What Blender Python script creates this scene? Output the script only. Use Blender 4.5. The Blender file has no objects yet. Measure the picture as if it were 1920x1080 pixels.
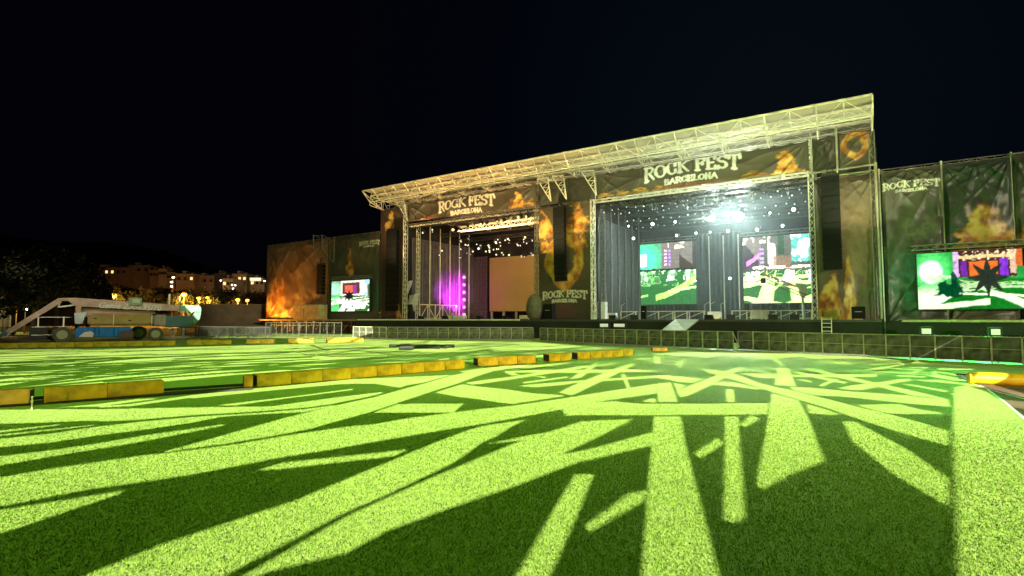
import bpy, bmesh, math, random
import numpy as np
from mathutils import Vector, Matrix
random.seed(7); rng = np.random.default_rng(11)
sc = bpy.context.scene
col = sc.collection
R_ = math.radians
# ------------------------------------------------------------ camera
YAW = R_(33); PITCH = math.atan(58/1000); H = 2.0
cd = bpy.data.cameras.new('camera'); cam = bpy.data.objects.new('camera', cd); col.objects.link(cam)
cam.location = (0, 0, H); cam.rotation_euler = (math.pi/2+PITCH, 0, YAW)
cd.sensor_width = 36; cd.lens = 18.75; cd.clip_start = .1; cd.clip_end = 4000
sc.camera = cam
# ------------------------------------------------------------ world: night sky
w = bpy.data.worlds.new('World'); sc.world = w; w.use_nodes = True
nt = w.node_tree; nt.nodes.clear()
wo = nt.nodes.new('ShaderNodeOutputWorld'); bg = nt.nodes.new('ShaderNodeBackground')
tc = nt.nodes.new('ShaderNodeTexCoord'); vm = nt.nodes.new('ShaderNodeVectorMath'); vm.operation = 'DOT_PRODUCT'
gd = Vector((-0.12, 1, .33)).normalized(); vm.inputs[1].default_value = gd
nt.links.new(tc.outputs['Generated'], vm.inputs[0])
cr = nt.nodes.new('ShaderNodeValToRGB'); e = cr.color_ramp
e.elements[0].position = .72; e.elements[0].color = (.0011, .0011, .0026, 1)
e.elements[1].position = 1.0; e.elements[1].color = (.0022, .0045, .0075, 1)
m_ = e.elements.new(.9); m_.color = (.0007, .0015, .0042, 1)
nt.links.new(vm.outputs['Value'], cr.inputs[0]); nt.links.new(cr.outputs[0], bg.inputs[0])
bg.inputs[1].default_value = .75; nt.links.new(bg.outputs[0], wo.inputs[0])
sc.view_settings.view_transform = 'Standard'; sc.view_settings.look = 'None'
sc.view_settings.exposure = 0; sc.view_settings.gamma = 1
sc.cycles.max_bounces = 5; sc.cycles.volume_bounces = 0; sc.cycles.sample_clamp_indirect = 3
sc.cycles.volume_step_rate = 1.0
# ------------------------------------------------------------ floodlights behind the photographer, and added fill lamps
def lamp(name, kind, loc, power, color, aim=None, size=.1, cone=60, blend=.3, rx=None, ry=None):
    ld = bpy.data.lights.new(name, kind); ld.energy = power; ld.color = color
    o = bpy.data.objects.new(name, ld); col.objects.link(o); o.location = loc
    if kind in ('POINT', 'SPOT'): ld.shadow_soft_size = size
    if kind == 'SPOT': ld.spot_size = R_(cone); ld.spot_blend = blend
    if kind == 'AREA':
        ld.shape = 'RECTANGLE'; ld.size = rx; ld.size_y = ry
    if aim is not None:
        o.rotation_euler = (Vector(aim)-Vector(loc)).to_track_quat('-Z', 'Y').to_euler()
    return o
LAMP = Vector((71, -73, 50))
ff = lamp('field_flood', 'SPOT', LAMP, 4.9e6, (.93, .97, .68), aim=(-86, 102, 0), size=.009, cone=36, blend=1); ff.scale = (1.8, 1, 1)
lamp('stage_flood', 'SPOT', (78, -34, 13), 2.9e5, (1.0, .87, .58), aim=(-19, 50, 10), size=.6, cone=33, blend=.3)
lamp('added_field_fill', 'SPOT', (-10, 0, 40), 4.3e4, (.46, 1.0, .08), aim=(-17, 29, 0), size=1.2, cone=92, blend=1)  # added green fill that lifts the dark grass between the stripes

lamp('added_block_fill', 'SPOT', (8, -26, 2.6), 16000, (1.0, .74, .34), aim=(-16, 16, .3), size=.3, cone=70, blend=.7)  # warm lamp put in to brighten the yellow blocks' faces

# ------------------------------------------------------------ helpers
BR = Vector((math.cos(YAW), math.sin(YAW), 0)); FH = Vector((-math.sin(YAW), math.cos(YAW), 0))
FW = FH*math.cos(PITCH)+Vector((0, 0, 1))*math.sin(PITCH); UP = -FH*math.sin(PITCH)+Vector((0, 0, 1))*math.cos(PITCH)
CP = Vector((0, 0, H))
def ray(px, py): return FW*1000+BR*(px-960)+UP*(540-py)
def PY(px, py, Y): d = ray(px, py); return CP+d*(Y/d.y)
def PZ(px, py, Z=0): d = ray(px, py); return CP+d*((Z-H)/d.z)
def PD(px, py, D): d = ray(px, py); return CP+d*(D/d.dot(FH))
def PX(p):
    q = Vector(p)-CP; f = q.dot(FW); return 960+1000*q.dot(BR)/f, 540-1000*q.dot(UP)/f

MATS = {}
def mat(name, c, rough=.6, metal=0, emit=None, es=0, noise=0, nscale=3, bump=0, bscale=20, attr=False, spec=.5, n_dark=.5):
    if name in MATS: return MATS[name]
    m = bpy.data.materials.new(name); m.use_nodes = True; t = m.node_tree; b = t.nodes['Principled BSDF']
    b.inputs['Base Color'].default_value = (*c, 1); b.inputs['Roughness'].default_value = rough; b.inputs['Metallic'].default_value = metal
    b.inputs['Specular IOR Level'].default_value = spec
    tcn = t.nodes.new('ShaderNodeTexCoord')
    if noise:
        n = t.nodes.new('ShaderNodeTexNoise'); n.inputs['Scale'].default_value = nscale; n.inputs['Detail'].default_value = 6
        t.links.new(tcn.outputs['Object'], n.inputs['Vector'])
        mp = t.nodes.new('ShaderNodeMapRange'); mp.inputs[1].default_value = .3; mp.inputs[2].default_value = .7
        t.links.new(n.outputs['Fac'], mp.inputs[0])
        mx = t.nodes.new('ShaderNodeMix'); mx.data_type = 'RGBA'
        mx.inputs[6].default_value = (*[v*(1-noise) for v in c], 1); mx.inputs[7].default_value = (*[min(1, v*(1+noise*n_dark)) for v in c], 1)
        t.links.new(mp.outputs[0], mx.inputs[0]); t.links.new(mx.outputs[2], b.inputs['Base Color'])
    if attr:
        a = t.nodes.new('ShaderNodeAttribute'); a.attribute_name = 'Col'
        t.links.new(a.outputs['Color'], b.inputs['Base Color'])
    if bump:
        n2 = t.nodes.new('ShaderNodeTexNoise'); n2.inputs['Scale'].default_value = bscale; n2.inputs['Detail'].default_value = 5
        t.links.new(tcn.outputs['Object'], n2.inputs['Vector'])
        bp = t.nodes.new('ShaderNodeBump'); bp.inputs['Strength'].default_value = bump; bp.inputs['Distance'].default_value = .05
        t.links.new(n2.outputs['Fac'], bp.inputs['Height']); t.links.new(bp.outputs[0], b.inputs['Normal'])
    if emit:
        b.inputs['Emission Color'].default_value = (*emit, 1); b.inputs['Emission Strength'].default_value = es
    MATS[name] = m; return m
STEEL = mat('galvanised_steel', (.85, .80, .62), .45, .1, noise=.25, nscale=2)
STEELD = mat('darker_steel', (.22, .21, .17), .5, .3, noise=.3, nscale=3)
STEELK = mat('dull_steel', (.035, .035, .025), .5, .2, noise=.5, nscale=1)
BLACK = mat('black_paint', (.012, .012, .012), .6, noise=.4, nscale=4)
BLACKC = mat('black_cloth', (.014, .014, .012), .9, noise=.5, nscale=.6)
YEL = mat('yellow_vinyl', (.80, .47, .006), .5, noise=.5, nscale=2.6, bump=.25, bscale=6)
VINYL = mat('printed_vinyl', (.1, .1, .1), .42, attr=True, bump=.3, bscale=2.5)
WHITEP = mat('white_paint', (.7, .7, .66), .5, noise=.2, nscale=5)

def tag(o, label=None, cat=None, group=None, kind=None):
    if label: o['label'] = label
    if cat: o['category'] = cat
    if group: o['group'] = group
    if kind: o['kind'] = kind
    return o
def empty(name, loc, label, cat, group=None, rz=0):
    o = bpy.data.objects.new(name, None); col.objects.link(o); o.location = loc; o.rotation_euler = (0, 0, rz); o.empty_display_size = .3
    return tag(o, label, cat, group)
class MB:
    def __init__(s): s.v = []; s.f = []
    def add(s, vs, fs):
        n = len(s.v); s.v += [tuple(v) for v in vs]; s.f += [tuple(i+n for i in f) for f in fs]; return s
    def box(s, x0, x1, y0, y1, z0, z1):
        return s.add([(x0,y0,z0),(x1,y0,z0),(x1,y1,z0),(x0,y1,z0),(x0,y0,z1),(x1,y0,z1),(x1,y1,z1),(x0,y1,z1)],
                     [(0,3,2,1),(4,5,6,7),(0,1,5,4),(1,2,6,5),(2,3,7,6),(3,0,4,7)])
    def cbox(s, x0, x1, y0, y1, z0, z1, c):      # chamfered box
        c = min(c, (x1-x0)/2.1, (y1-y0)/2.1, (z1-z0)/2.1); bm = bmesh.new()
        bmesh.ops.create_cube(bm, size=1)
        for v in bm.verts: v.co = Vector(((x0+x1)/2+v.co.x*(x1-x0), (y0+y1)/2+v.co.y*(y1-y0), (z0+z1)/2+v.co.z*(z1-z0)))
        bmesh.ops.bevel(bm, geom=list(bm.edges), offset=c, segments=2, affect='EDGES')
        bm.verts.index_update(); s.add([v.co[:] for v in bm.verts], [[v.index for v in f.verts] for f in bm.faces]); bm.free(); return s
    def beam(s, p, q, wd, hg=None, n=4, w2=None):
        p = Vector(p); q = Vector(q); d = (q-p)
        if d.length < 1e-6: return s
        d.normalize(); a = Vector((0, 0, 1)) if abs(d.z) < .95 else Vector((1, 0, 0))
        u = d.cross(a).normalized(); v = u.cross(d); hg = hg or wd; w2 = w2 or 1
        pts = []
        for base, k in ((p, 1), (q, w2)):
            for i in range(n):
                t = 2*math.pi*(i+.5)/n; r = .7071 if n == 4 else .5
                pts.append(base+u*math.cos(t)*wd*r*k+v*math.sin(t)*hg*r*k)
        fs = [(i, (i+1) % n, n+(i+1) % n, n+i) for i in range(n)]+[tuple(range(n))[::-1], tuple(range(n, 2*n))]
        return s.add(pts, fs)
    def truss(s, p, q, wd=.4, tube=.05, bay=.5, up=None, chords=4, hg=None):
        p = Vector(p); q = Vector(q); L = (q-p).length; d = (q-p)/L
        a = Vector(up) if up else (Vector((0, 0, 1)) if abs(d.z) < .9 else Vector((0, 1, 0)))
        u = d.cross(a).normalized(); v = u.cross(d).normalized(); h = wd/2; g = (hg or wd)/2
        cs = [u*h+v*g, -u*h+v*g, -u*h-v*g, u*h-v*g]
        if chords == 2: cs = [v*g, -v*g]
        for c in cs: s.beam(p+c, q+c, tube)
        n = max(1, round(L/bay))
        for i in range(n):
            a0 = p+d*L*i/n; a1 = p+d*L*(i+1)/n
            if chords == 2:
                s.beam(a0+cs[i % 2], a1+cs[(i+1) % 2], tube*.7); s.beam(a0+cs[0], a0+cs[1], tube*.7)
            else:
                for k in range(4):
                    c0, c1 = (cs[k], cs[(k+1) % 4]) if (i+k) % 2 else (cs[(k+1) % 4], cs[k])
                    s.beam(a0+c0, a1+c1, tube*.6)
        return s
    def sphere(s, c, r, n=8, sz=1):
        c = Vector(c); vs = [c+Vector((0, 0, -r*sz))]; m = n//2
        for i in range(1, m):
            th = math.pi*i/m
            for j in range(n): ph = 2*math.pi*j/n; vs.append(c+Vector((r*math.sin(th)*math.cos(ph), r*math.sin(th)*math.sin(ph), -r*math.cos(th)*sz)))
        vs.append(c+Vector((0, 0, r*sz))); fs = []
        for j in range(n): fs.append((0, 1+(j+1) % n, 1+j)); fs.append((len(vs)-1, 1+(m-2)*n+j, 1+(m-2)*n+(j+1) % n))
        for i in range(m-2):
            for j in range(n): a = 1+i*n+j; b = 1+i*n+(j+1) % n; fs.append((a, b, b+n, a+n))
        return s.add(vs, fs)
    def build(s, name, m, parent=None, world=True, smooth=False):
        me = bpy.data.meshes.new(name); me.from_pydata(s.v, [], s.f)
        me.materials.append(m)
        if smooth: me.polygons.foreach_set('use_smooth', [True]*len(me.polygons))
        o = bpy.data.objects.new(name, me); col.objects.link(o)
        if parent is not None:
            o.parent = parent
            if world:
                r = parent; M = Matrix.Identity(4)
                while r is not None:
                    M = Matrix.LocRotScale(r.location, r.rotation_euler, None) @ M; r = r.parent
                me.transform(M.inverted())
        return o
def np_mesh(name, V, F, m, parent=None, cols=None, smooth=True):
    V = np.asarray(V, np.float32); F = np.asarray(F, np.int32); k = F.shape[1]
    me = bpy.data.meshes.new(name); me.vertices.add(len(V)); me.vertices.foreach_set('co', V.ravel())
    me.loops.add(F.size); me.loops.foreach_set('vertex_index', F.ravel())
    me.polygons.add(len(F)); me.polygons.foreach_set('loop_start', np.arange(0, F.size, k, dtype=np.int32))
    me.polygons.foreach_set('use_smooth', np.full(len(F), smooth))
    me.materials.append(m); me.update(calc_edges=True)
    if cols is not None:
        at = me.attributes.new('Col', 'FLOAT_COLOR', 'POINT')
        at.data.foreach_set('color', np.concatenate([cols, np.ones((len(V), 1))], 1).astype(np.float32).ravel())
    o = bpy.data.objects.new(name, me); col.objects.link(o)
    if parent is not None:
        o.parent = parent; me.transform(Matrix.LocRotScale(parent.location, parent.rotation_euler, None).inverted())
    return o
def copy_tree(o, parent=None):
    c = o.copy(); col.objects.link(c)
    if parent is not None: c.parent = parent
    for ch in o.children: copy_tree(ch, c)
    return c
ORD = ['first', 'second', 'third', 'fourth', 'fifth', 'sixth', 'seventh', 'eighth', 'ninth', 'tenth', 'eleventh', 'twelfth', 'thirteenth', 'fourteenth', 'fifteenth', 'sixteenth', 'seventeenth', 'eighteenth', 'nineteenth', 'twentieth']
TENS = {2: 'twenty', 3: 'thirty', 4: 'forty', 5: 'fifty', 6: 'sixty', 7: 'seventy', 8: 'eighty', 9: 'ninety'}
def ordn(i):
    if i < 20: return ORD[i]
    n = i+1; t = TENS[n//10]
    return (t[:-1]+'ieth') if n % 10 == 0 else t+'-'+ORD[n % 10-1]
# numpy noise
_LAT = rng.random((256, 256))
def vnoise(x, y):
    xi = np.floor(x).astype(int); yi = np.floor(y).astype(int); fx = x-xi; fy = y-yi
    fx = fx*fx*(3-2*fx); fy = fy*fy*(3-2*fy); g = lambda a, b: _LAT[a % 256, b % 256]
    return (g(xi, yi)*(1-fx)+g(xi+1, yi)*fx)*(1-fy)+(g(xi, yi+1)*(1-fx)+g(xi+1, yi+1)*fx)*fy
def fbm(x, y, o=4):
    r = 0; a = .5; t = 0
    for i in range(o): r = r+a*vnoise(x*2**i+17*i, y*2**i+31*i); t += a; a *= .5
    return r/t
def sst(a, b, x): t = np.clip((x-a)/(b-a), 0, 1); return t*t*(3-2*t)

# ------------------------------------------------------------ ground
def ground_sheet(name, pts, z, m, kind='structure'):
    me = bpy.data.meshes.new(name); me.from_pydata([(x, y, z) for x, y in pts], [], [list(range(len(pts)))]); me.materials.append(m)
    o = bpy.data.objects.new(name, me); col.objects.link(o); o['kind'] = kind; return o
DIRT = mat('dusty_ground', (.12, .10, .07), .95, noise=.5, nscale=.4, bump=.4, bscale=3)
ground_sheet('ground', [(-1500, -300), (900, -300), (900, 1500), (-1500, 1500)], -.03, DIRT)
# turf material
def turf_mat():
    m = bpy.data.materials.new('artificial_turf'); m.use_nodes = True; t = m.node_tree; b = t.nodes['Principled BSDF']
    b.inputs['Roughness'].default_value = .75; b.inputs['Specular IOR Level'].default_value = .25
    g = t.nodes.new('ShaderNodeNewGeometry')
    def nz(s, d=5):
        n = t.nodes.new('ShaderNodeTexNoise'); n.inputs['Scale'].default_value = s; n.inputs['Detail'].default_value = d; n.inputs['Roughness'].default_value = .65
        t.links.new(g.outputs['Position'], n.inputs['Vector']); return n
    n1 = nz(45, 3); n2 = nz(.35, 4); n3 = nz(9, 4)
    r = t.nodes.new('ShaderNodeValToRGB'); r.color_ramp.elements[0].position = .36; r.color_ramp.elements[0].color = (.20, .32, .06, 1)
    r.color_ramp.elements[1].position = .66; r.color_ramp.elements[1].color = (.58, .70, .20, 1)
    mx = t.nodes.new('ShaderNodeMath'); mx.operation = 'ADD'
    ma = t.nodes.new('ShaderNodeMath'); ma.operation = 'MULTIPLY'; ma.inputs[1].default_value = .35; t.links.new(n3.outputs['Fac'], ma.inputs[0])
    mb = t.nodes.new('ShaderNodeMath'); mb.operation = 'MULTIPLY'; mb.inputs[1].default_value = .45; t.links.new(n1.outputs['Fac'], mb.inputs[0])
    mc = t.nodes.new('ShaderNodeMath'); mc.operation = 'MULTIPLY'; mc.inputs[1].default_value = .2; t.links.new(n2.outputs['Fac'], mc.inputs[0])
    t.links.new(ma.outputs[0], mx.inputs[0]); t.links.new(mb.outputs[0], mx.inputs[1])
    m2 = t.nodes.new('ShaderNodeMath'); m2.operation = 'ADD'; t.links.new(mx.outputs[0], m2.inputs[0]); t.links.new(mc.outputs[0], m2.inputs[1])
    t.links.new(m2.outputs[0], r.inputs[0]); t.links.new(r.outputs[0], b.inputs['Base Color'])
    bp = t.nodes.new('ShaderNodeBump'); bp.inputs['Strength'].default_value = .35; bp.inputs['Distance'].default_value = .03
    t.links.new(n1.outputs['Fac'], bp.inputs['Height']); t.links.new(bp.outputs[0], b.inputs['Normal'])
    return m
TURF = turf_mat()
p_line = [PZ(1800, 710), PZ(1850, 729), PZ(1885, 755), PZ(1920, 785), PZ(2020, 880), PZ(2300, 1200)]
edge = [(p.x, p.y) for p in p_line]
ground_sheet('turf', [(-75, -25), (edge[-1][0]+6, -25)]+edge[::-1]+[(PZ(1790, 700).x, PZ(1790, 700).y), (14, 24), (14, 48.5), (-120, 48.5), (-120, -25)], 0, TURF)
TRACK = mat('running_track', (.20, .10, .075), .9, noise=.35, nscale=1.2, bump=.3, bscale=30)
ground_sheet('track', [(edge[0][0], edge[0][1]), (14, 24.5), (40, 24.5), (40, -25), (edge[-1][0]+6, -25)]+edge[::-1][:-1], -.012, TRACK)
def ribbon(name, pts, wd, z, m):
    V = []; F = []
    for i, p in enumerate(pts):
        a = Vector(pts[max(i-1, 0)]); b = Vector(pts[min(i+1, len(pts)-1)]); d = (b-a).normalized(); n = Vector((-d.y, d.x))
        V += [(p[0]+n.x*wd/2, p[1]+n.y*wd/2, z), (p[0]-n.x*wd/2, p[1]-n.y*wd/2, z)]
        if i: F.append((2*i-2, 2*i-1, 2*i+1, 2*i))
    me = bpy.data.meshes.new(name); me.from_pydata(V, [], F); me.materials.append(m)
    o = bpy.data.objects.new(name, me); col.objects.link(o); o['kind'] = 'structure'; return o
LINEW = mat('white_line_paint', (.75, .75, .68), .7, noise=.2, nscale=6)
ribbon('track_line', edge, .06, .006, LINEW)
l2 = [PZ(a, b) for a, b in ((1835, 722), (1870, 735), (1920, 748), (2050, 790))]
ribbon('track_line', [(p.x, p.y) for p in l2], .05, .004, LINEW)
# grass blades near the camera
def blades():
    N = 560000
    u = rng.random(N); rad = 2.0+15*u**.85; ang = (rng.random(N)-.5)*R_(100)
    dx = np.sin(ang)*rad; dy = np.cos(ang)*rad
    X = dx*BR.x+dy*FH.x; Y = dx*BR.y+dy*FH.y
    ex = np.array([q[0] for q in edge]); ey = np.array([q[1] for q in edge])
    lim = np.interp(Y, ey[::-1], ex[::-1]); keep = (X < lim-.03) & (rng.random(N) < np.interp(rad, [7, 16], [1, .12])); X = X[keep]; Y = Y[keep]; n = len(X)
    fade = np.interp(rad[keep], [11, 15.5], [1, .35])
    a = rng.random(n)*6.283; wd = .0024+.0018*rng.random(n); wd = wd*(1+rad[keep]*.12); h = (.011+.015*rng.random(n))*fade; ln = rng.normal(0, .009, (n, 2))
    V = np.zeros((n, 3, 3), np.float32)
    V[:, 0, 0] = X-np.cos(a)*wd; V[:, 0, 1] = Y-np.sin(a)*wd; V[:, 1, 0] = X+np.cos(a)*wd; V[:, 1, 1] = Y+np.sin(a)*wd
    V[:, 2, 0] = X+ln[:, 0]; V[:, 2, 1] = Y+ln[:, 1]; V[:, 2, 2] = h
    c = np.zeros((n, 3, 3)); k = rng.random((n, 1)); base = np.array([.06, .16, .01])*(1-k)+np.array([.38, .60, .075])*k
    pale = rng.random(n) < .03; base[pale] = (.5, .58, .15); c[:] = base[:, None, :]
    bm_ = mat('grass_blade', (.2, .4, .05), .7, attr=True, spec=.15); tt = bm_.node_tree
    gg = tt.nodes.new('ShaderNodeNewGeometry'); va = tt.nodes.new('ShaderNodeVectorMath'); va.operation = 'MULTIPLY_ADD'; va.inputs[1].default_value = (.35, .35, .35); va.inputs[2].default_value = (0, 0, 1)
    vn = tt.nodes.new('ShaderNodeVectorMath'); vn.operation = 'NORMALIZE'
    tt.links.new(gg.outputs['Normal'], va.inputs[0]); tt.links.new(va.outputs[0], vn.inputs[0]); tt.links.new(vn.outputs[0], tt.nodes['Principled BSDF'].inputs['Normal'])
    o = np_mesh('grass_blades', V.reshape(-1, 3), np.arange(3*n).reshape(-1, 3), mat('grass_blade', (.2, .4, .05), .6, attr=True, spec=.3), cols=c.reshape(-1, 3), smooth=False)
    tag(o, 'short artificial grass blades covering the near field', 'grass', kind='stuff')
blades()

# ------------------------------------------------------------ added gobo screen behind the camera, slotted to stripe the flood light
BRIGHT = [
 [(1790,726),(1812,722),(1850,735),(1960,800),(2300,1300),(1800,1300),(1797,1080),(1787,800)],
 [(1232,719),(1258,717),(1271,754),(1234,754)],[(1226,781),(1276,781),(1284,830),(1347,1080),(1380,1300),(1190,1300),(1203,1080),(1220,850)],
 [(1361,730),(1375,729.5),(1378,754),(1362,754)],[(1359,781),(1384,781),(1386,830),(1397,968),(1376,980),(1357,975),(1359,850)],
 [(1459,689),(1479,691),(1493,724),(1452,722)],[(1447,737),(1498,751),(1514,780),(1545,865),(1480,890),(1428,918),(1418,910),(1432,830),(1441,780)],
 [(1053,768),(1062,762),(1100,757),(1150,752),(1190,756.5),(1280,757),(1442,756),(1440,777),(1300,778),(1060,779)],[(1512,757),(1550,768),(1577,777),(1560,778),(1517,775)],
 [(1308,690),(1352,695),(1362,700),(1380,701),(1425,718.5),(1455,725.5),(1485,731.5),(1524,741.5),(1567,752),(1617,765),(1669,777),(1733,794),(1780,809),(1778,836),(1700,815),(1640,796),(1592,779.5),(1555,766.5),(1499,750),(1467,741),(1425,727.5),(1380,713.5),(1342,703.5)],
 [(1267,734),(1275,745),(1288,743),(1327,725),(1380,698),(1401,689),(1388,688),(1370,692),(1340,705),(1290,724)],
 [(1235,709),(1238,703),(1265,705),(1318,710),(1300,718),(1277,717)],[(1334,721),(1352,715),(1380,717),(1425,728.5),(1422,731),(1380,725)],
 [(1480,725),(1525,727.5),(1600,734.5),(1700,741),(1725,745),(1778,748),(1781,762.5),(1712,757.5),(1662,752.5),(1600,745.5),(1567,743),(1526,741),(1487,731)],
 [(1605,759),(1687,757.5),(1725,767.5),(1769,774),(1762,776),(1687,776),(1662,774.5),(1625,765)],
 [(1580,790),(1604,791),(1700,842),(1778,898),(1778,950),(1680,893),(1600,830)],
 [(1301,850),(1345,821),(1358,832),(1312,859)],[(1386,796),(1408,778),(1425,785),(1397,801)],
 [(1098,985),(1180,925),(1215,920),(1205,940),(1103,998)],[(1078,889),(1113,889),(1080,970),(1025,1090),(960,1095),(1030,970)],
 [(310,846),(360,833),(448,808),(537,783),(626,761),(700,745),(760,728.5),(810,715),(847,704),(894,694),(952,685),(955,688),(926,695.5),(891,706.5),(860,718.5),(810,734),(744,756),(699,771.5),(626,791.5),(581,804.5),(519,816),(440,829.5),(360,840.5),(312,848)],
 [(-300,935),(0,895.6),(56,886),(131,874),(206,863),(281,852.5),(320,849),(360,844),(440,833.5),(519,820),(555,814),(608,806.5),(661,799),(700,796),(754,786),(847,774),(910,766),(960,761),(1012,753.5),(1056,747),(1137,734),(1227,720),(1232,720),(1232,737.5),(1140,750.5),(1056,767),(992,779),(960,785),(910,794),(840,805),(738,822),(608,845),(537,856),(473,868),(360,890),(244,907),(169,917),(0,950),(-300,1010)],
 [(1262,718),(1286,722),(1270,733)],
 [(60,1120),(160,1080),(300,1022),(550,940),(700,878),(819,829),(879,806),(910,798),(987,787),(960,799),(929,819),(907,828),(850,868),(720,930),(645,962),(400,1090),(350,1120)],
 [(370,1130),(655,966),(800,900),(960,833),(1090,790),(1186,786),(1120,820),(1050,853),(1100,844),(1225,810),(1226,834),(1080,868),(960,913),(850,950),(725,995),(650,1036),(500,1072),(400,1130)],
 [(915,832),(1000,815),(1080,803),(1095,800),(1050,816),(960,828)],
 [(483,882),(530,868),(700,850),(764,843),(740,855),(520,880)],[(-200,990),(0,957),(234,920),(222,927),(0,1001),(-200,1050)],
 [(-200,900),(0,856),(94,845),(187,831),(281,815),(360,804),(418,796),(420,798),(360,810),(244,832),(150,847),(75,860),(0,873),(-200,925)],
 [(-300,775),(0,768),(200,767),(360,764),(510,762),(572,753),(640,744),(716,735),(718,737),(690,744),(640,753.5),(622,757.5),(572,764.5),(480,771.5),(360,778.5),(262,787),(197,790),(169,788.5),(75,792.5),(0,794.5),(-300,803)],
 [(-200,846),(0,823),(94,813.5),(187,799.5),(262,791),(360,782),(480,774.5),(572,767),(624,760),(628,761),(572,772.5),(455,778.5),(413,782),(360,792.5),(281,804),(180,817),(94,830),(0,838.5),(-200,868)],
 [(-200,829),(0,807.5),(112,795.5),(112,797),(0,811),(-200,834)],[(-200,838),(0,815),(176,796.5),(176,798),(0,817.5),(-200,842)],
 [(700,774),(746,757.5),(869,756.5),(850,774)],[(816,736),(866,720.5),(900,725),(950,730),(1000,737.5),(1055,741),(1057,743),(1012,749.5),(962,757.5),(937,755),(900,749),(860,744)],
 [(872,718),(900,713.5),(960,706),(1030,695),(1100,685),(1106,688),(1040,699),(960,711),(900,720),(885,721)],
 [(943,696),(1020,693),(1180,693),(1255,694),(1250,696),(1140,699),(1080,699),(1030,698),(955,699)],[(945,698),(958,697),(975,703),(960,704)],
 [(925,690),(950,687),(980,684),(1000,685),(1065,679.5),(1070,681),(1010,688),(960,691)],[(860,697),(900,691),(955,686),(950,688.5),(965,689),(940,694),(915,696),(895,702)],
 [(1020,684),(1045,688),(1060,689),(1030,687)],
 [(973,724),(992,721),(1092,713),(1095,715),(1060,721),(1005,726)],[(978,717),(1064,705.5),(1066,708),(985,719)],
 [(1067,711),(1117,680),(1124,680),(1110,692),(1090,708)],[(1047,736),(1080,720),(1140,696),(1180,682),(1193,682),(1175,692),(1140,709),(1078,739),(1070,741)],
 [(1002,705),(1026,706.5),(1020,709)],[(1122,685),(1155,679),(1155,682),(1125,687)],[(1164,701),(1171,701),(1182,727),(1175,727)],
 [(1120,713),(1140,710),(1230,704),(1265,702),(1235,708),(1140,714)],[(1203,753),(1218,747.5),(1230,747.5),(1229,755)],
 [(1384,700.5),(1456,700.5),(1453,709),(1427,708.5)],[(1483,703),(1530,701.5),(1643,702),(1643,706.5),(1560,707),(1490,706.5)],
 [(1484,696),(1500,697.5),(1590,717),(1583,719.5),(1530,709),(1490,699)],
 [(1499,691),(1513,691),(1565,701),(1605,709),(1650,719),(1725,735.5),(1775,748),(1712,742),(1662,729),(1630,720),(1600,715),(1560,705),(1530,697)],
 [(1535,723),(1543,724.5),(1574,710.5),(1563,710)],[(1492,711.5),(1508,711.5),(1526,716),(1520,717)],[(1426,685.5),(1458,691.5),(1456,694)],[(1396,692),(1443,697),(1440,698.5),(1398,694.5)],
 [(1571,728),(1600,722),(1650,716.5),(1690,710.5),(1706,710),(1708,713.5),(1665,721),(1619,731),(1600,731.5)],
 [(1710,712),(1762,712),(1850,724),(1840,727),(1800,720.5),(1740,715)],[(1680,703),(1735,705.5),(1733,708),(1682,705.5)],
 [(1735,702),(1765,703),(1805,712),(1830,719),(1820,721),(1790,714),(1750,707)],[(1691,720),(1712,721),(1780,733),(1770,735),(1710,723.5)],
 [(1779,737.5),(1800,739),(1860,747),(1925,753),(2100,775),(2100,800),(1860,755),(1795,743)],[(1750,696),(1800,702),(1800,705),(1755,698)],
 [(1759,690.5),(1825,691.5),(1825,693.5),(1760,694)],[(1708,668.5),(1711,669),(1725,680),(1721,680)],
 [(1800,700),(1830,712),(1925,738),(2100,760),(2100,770),(1920,744),(1820,717)],
 [(1225,668),(1236,668),(1239,682),(1228,682)],[(1264,683),(1284,672),(1290,673),(1272,683)],[(1440,666),(1446,666),(1475,687),(1463,685)],[(1616,694),(1680,684),(1700,682),(1650,693)],
 [(360,741),(450,731),(560,721),(660,711),(780,706),(847,703),(810,713),(800,716),(760,723),(750,727),(700,719),(640,720),(520,731),(360,747)],
 [(408,760),(430,757),(560,742),(660,729),(662,731),(560,744),(440,760)],
 [(110,764),(180,758),(260,748),(300,747),(185,762)],[(180,762),(240,758),(360,741),(362,745),(250,761),(190,764)],
 [(385,628),(500,625),(700,628),(700,634),(400,634)],
]
AREA = [[(-300,668),(0,656),(300,652),(560,645),(680,641),(880,648),(1180,659),(1180,664),(865,679),(450,702),(300,716),(0,728),(-300,740)],
 [(560,634),(680,636),(1010,642),(1100,650),(1180,656),(1180,664),(900,674),(700,665),(560,646)],
 [(1175,663),(1300,661),(1500,663),(1620,669),(1740,681),(1775,690),(1750,696),(1640,690),(1560,686),(1400,682),(1280,679),(1185,676)]]
DARK = []
def gstrip(px, py, ang, L, wd):
    c = PZ(px, py); d = Vector((math.cos(ang), math.sin(ang), 0)); n = Vector((-d.y, d.x, 0)); out = []
    for s1, s2 in ((-1,-1),(1,-1),(1,1),(-1,1)):
        q = c+d*(L/2*s1)+n*(wd/2*s2)
        if (q-CP).dot(FH) < 1.5: return None
        out.append(PX(q))
    return out
rs = random.Random(5)
for i in range(120):
    px = rs.uniform(-150, 1100); top = 655-(px+150)*.012; py = rs.uniform(top, 700-(max(px, 300)-300)*.035 if px > 300 else 715)
    q = gstrip(px, py, rs.gauss(1.25, .40), rs.uniform(4, 16), rs.uniform(.18, .8))
    if q: DARK.append(q)
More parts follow.
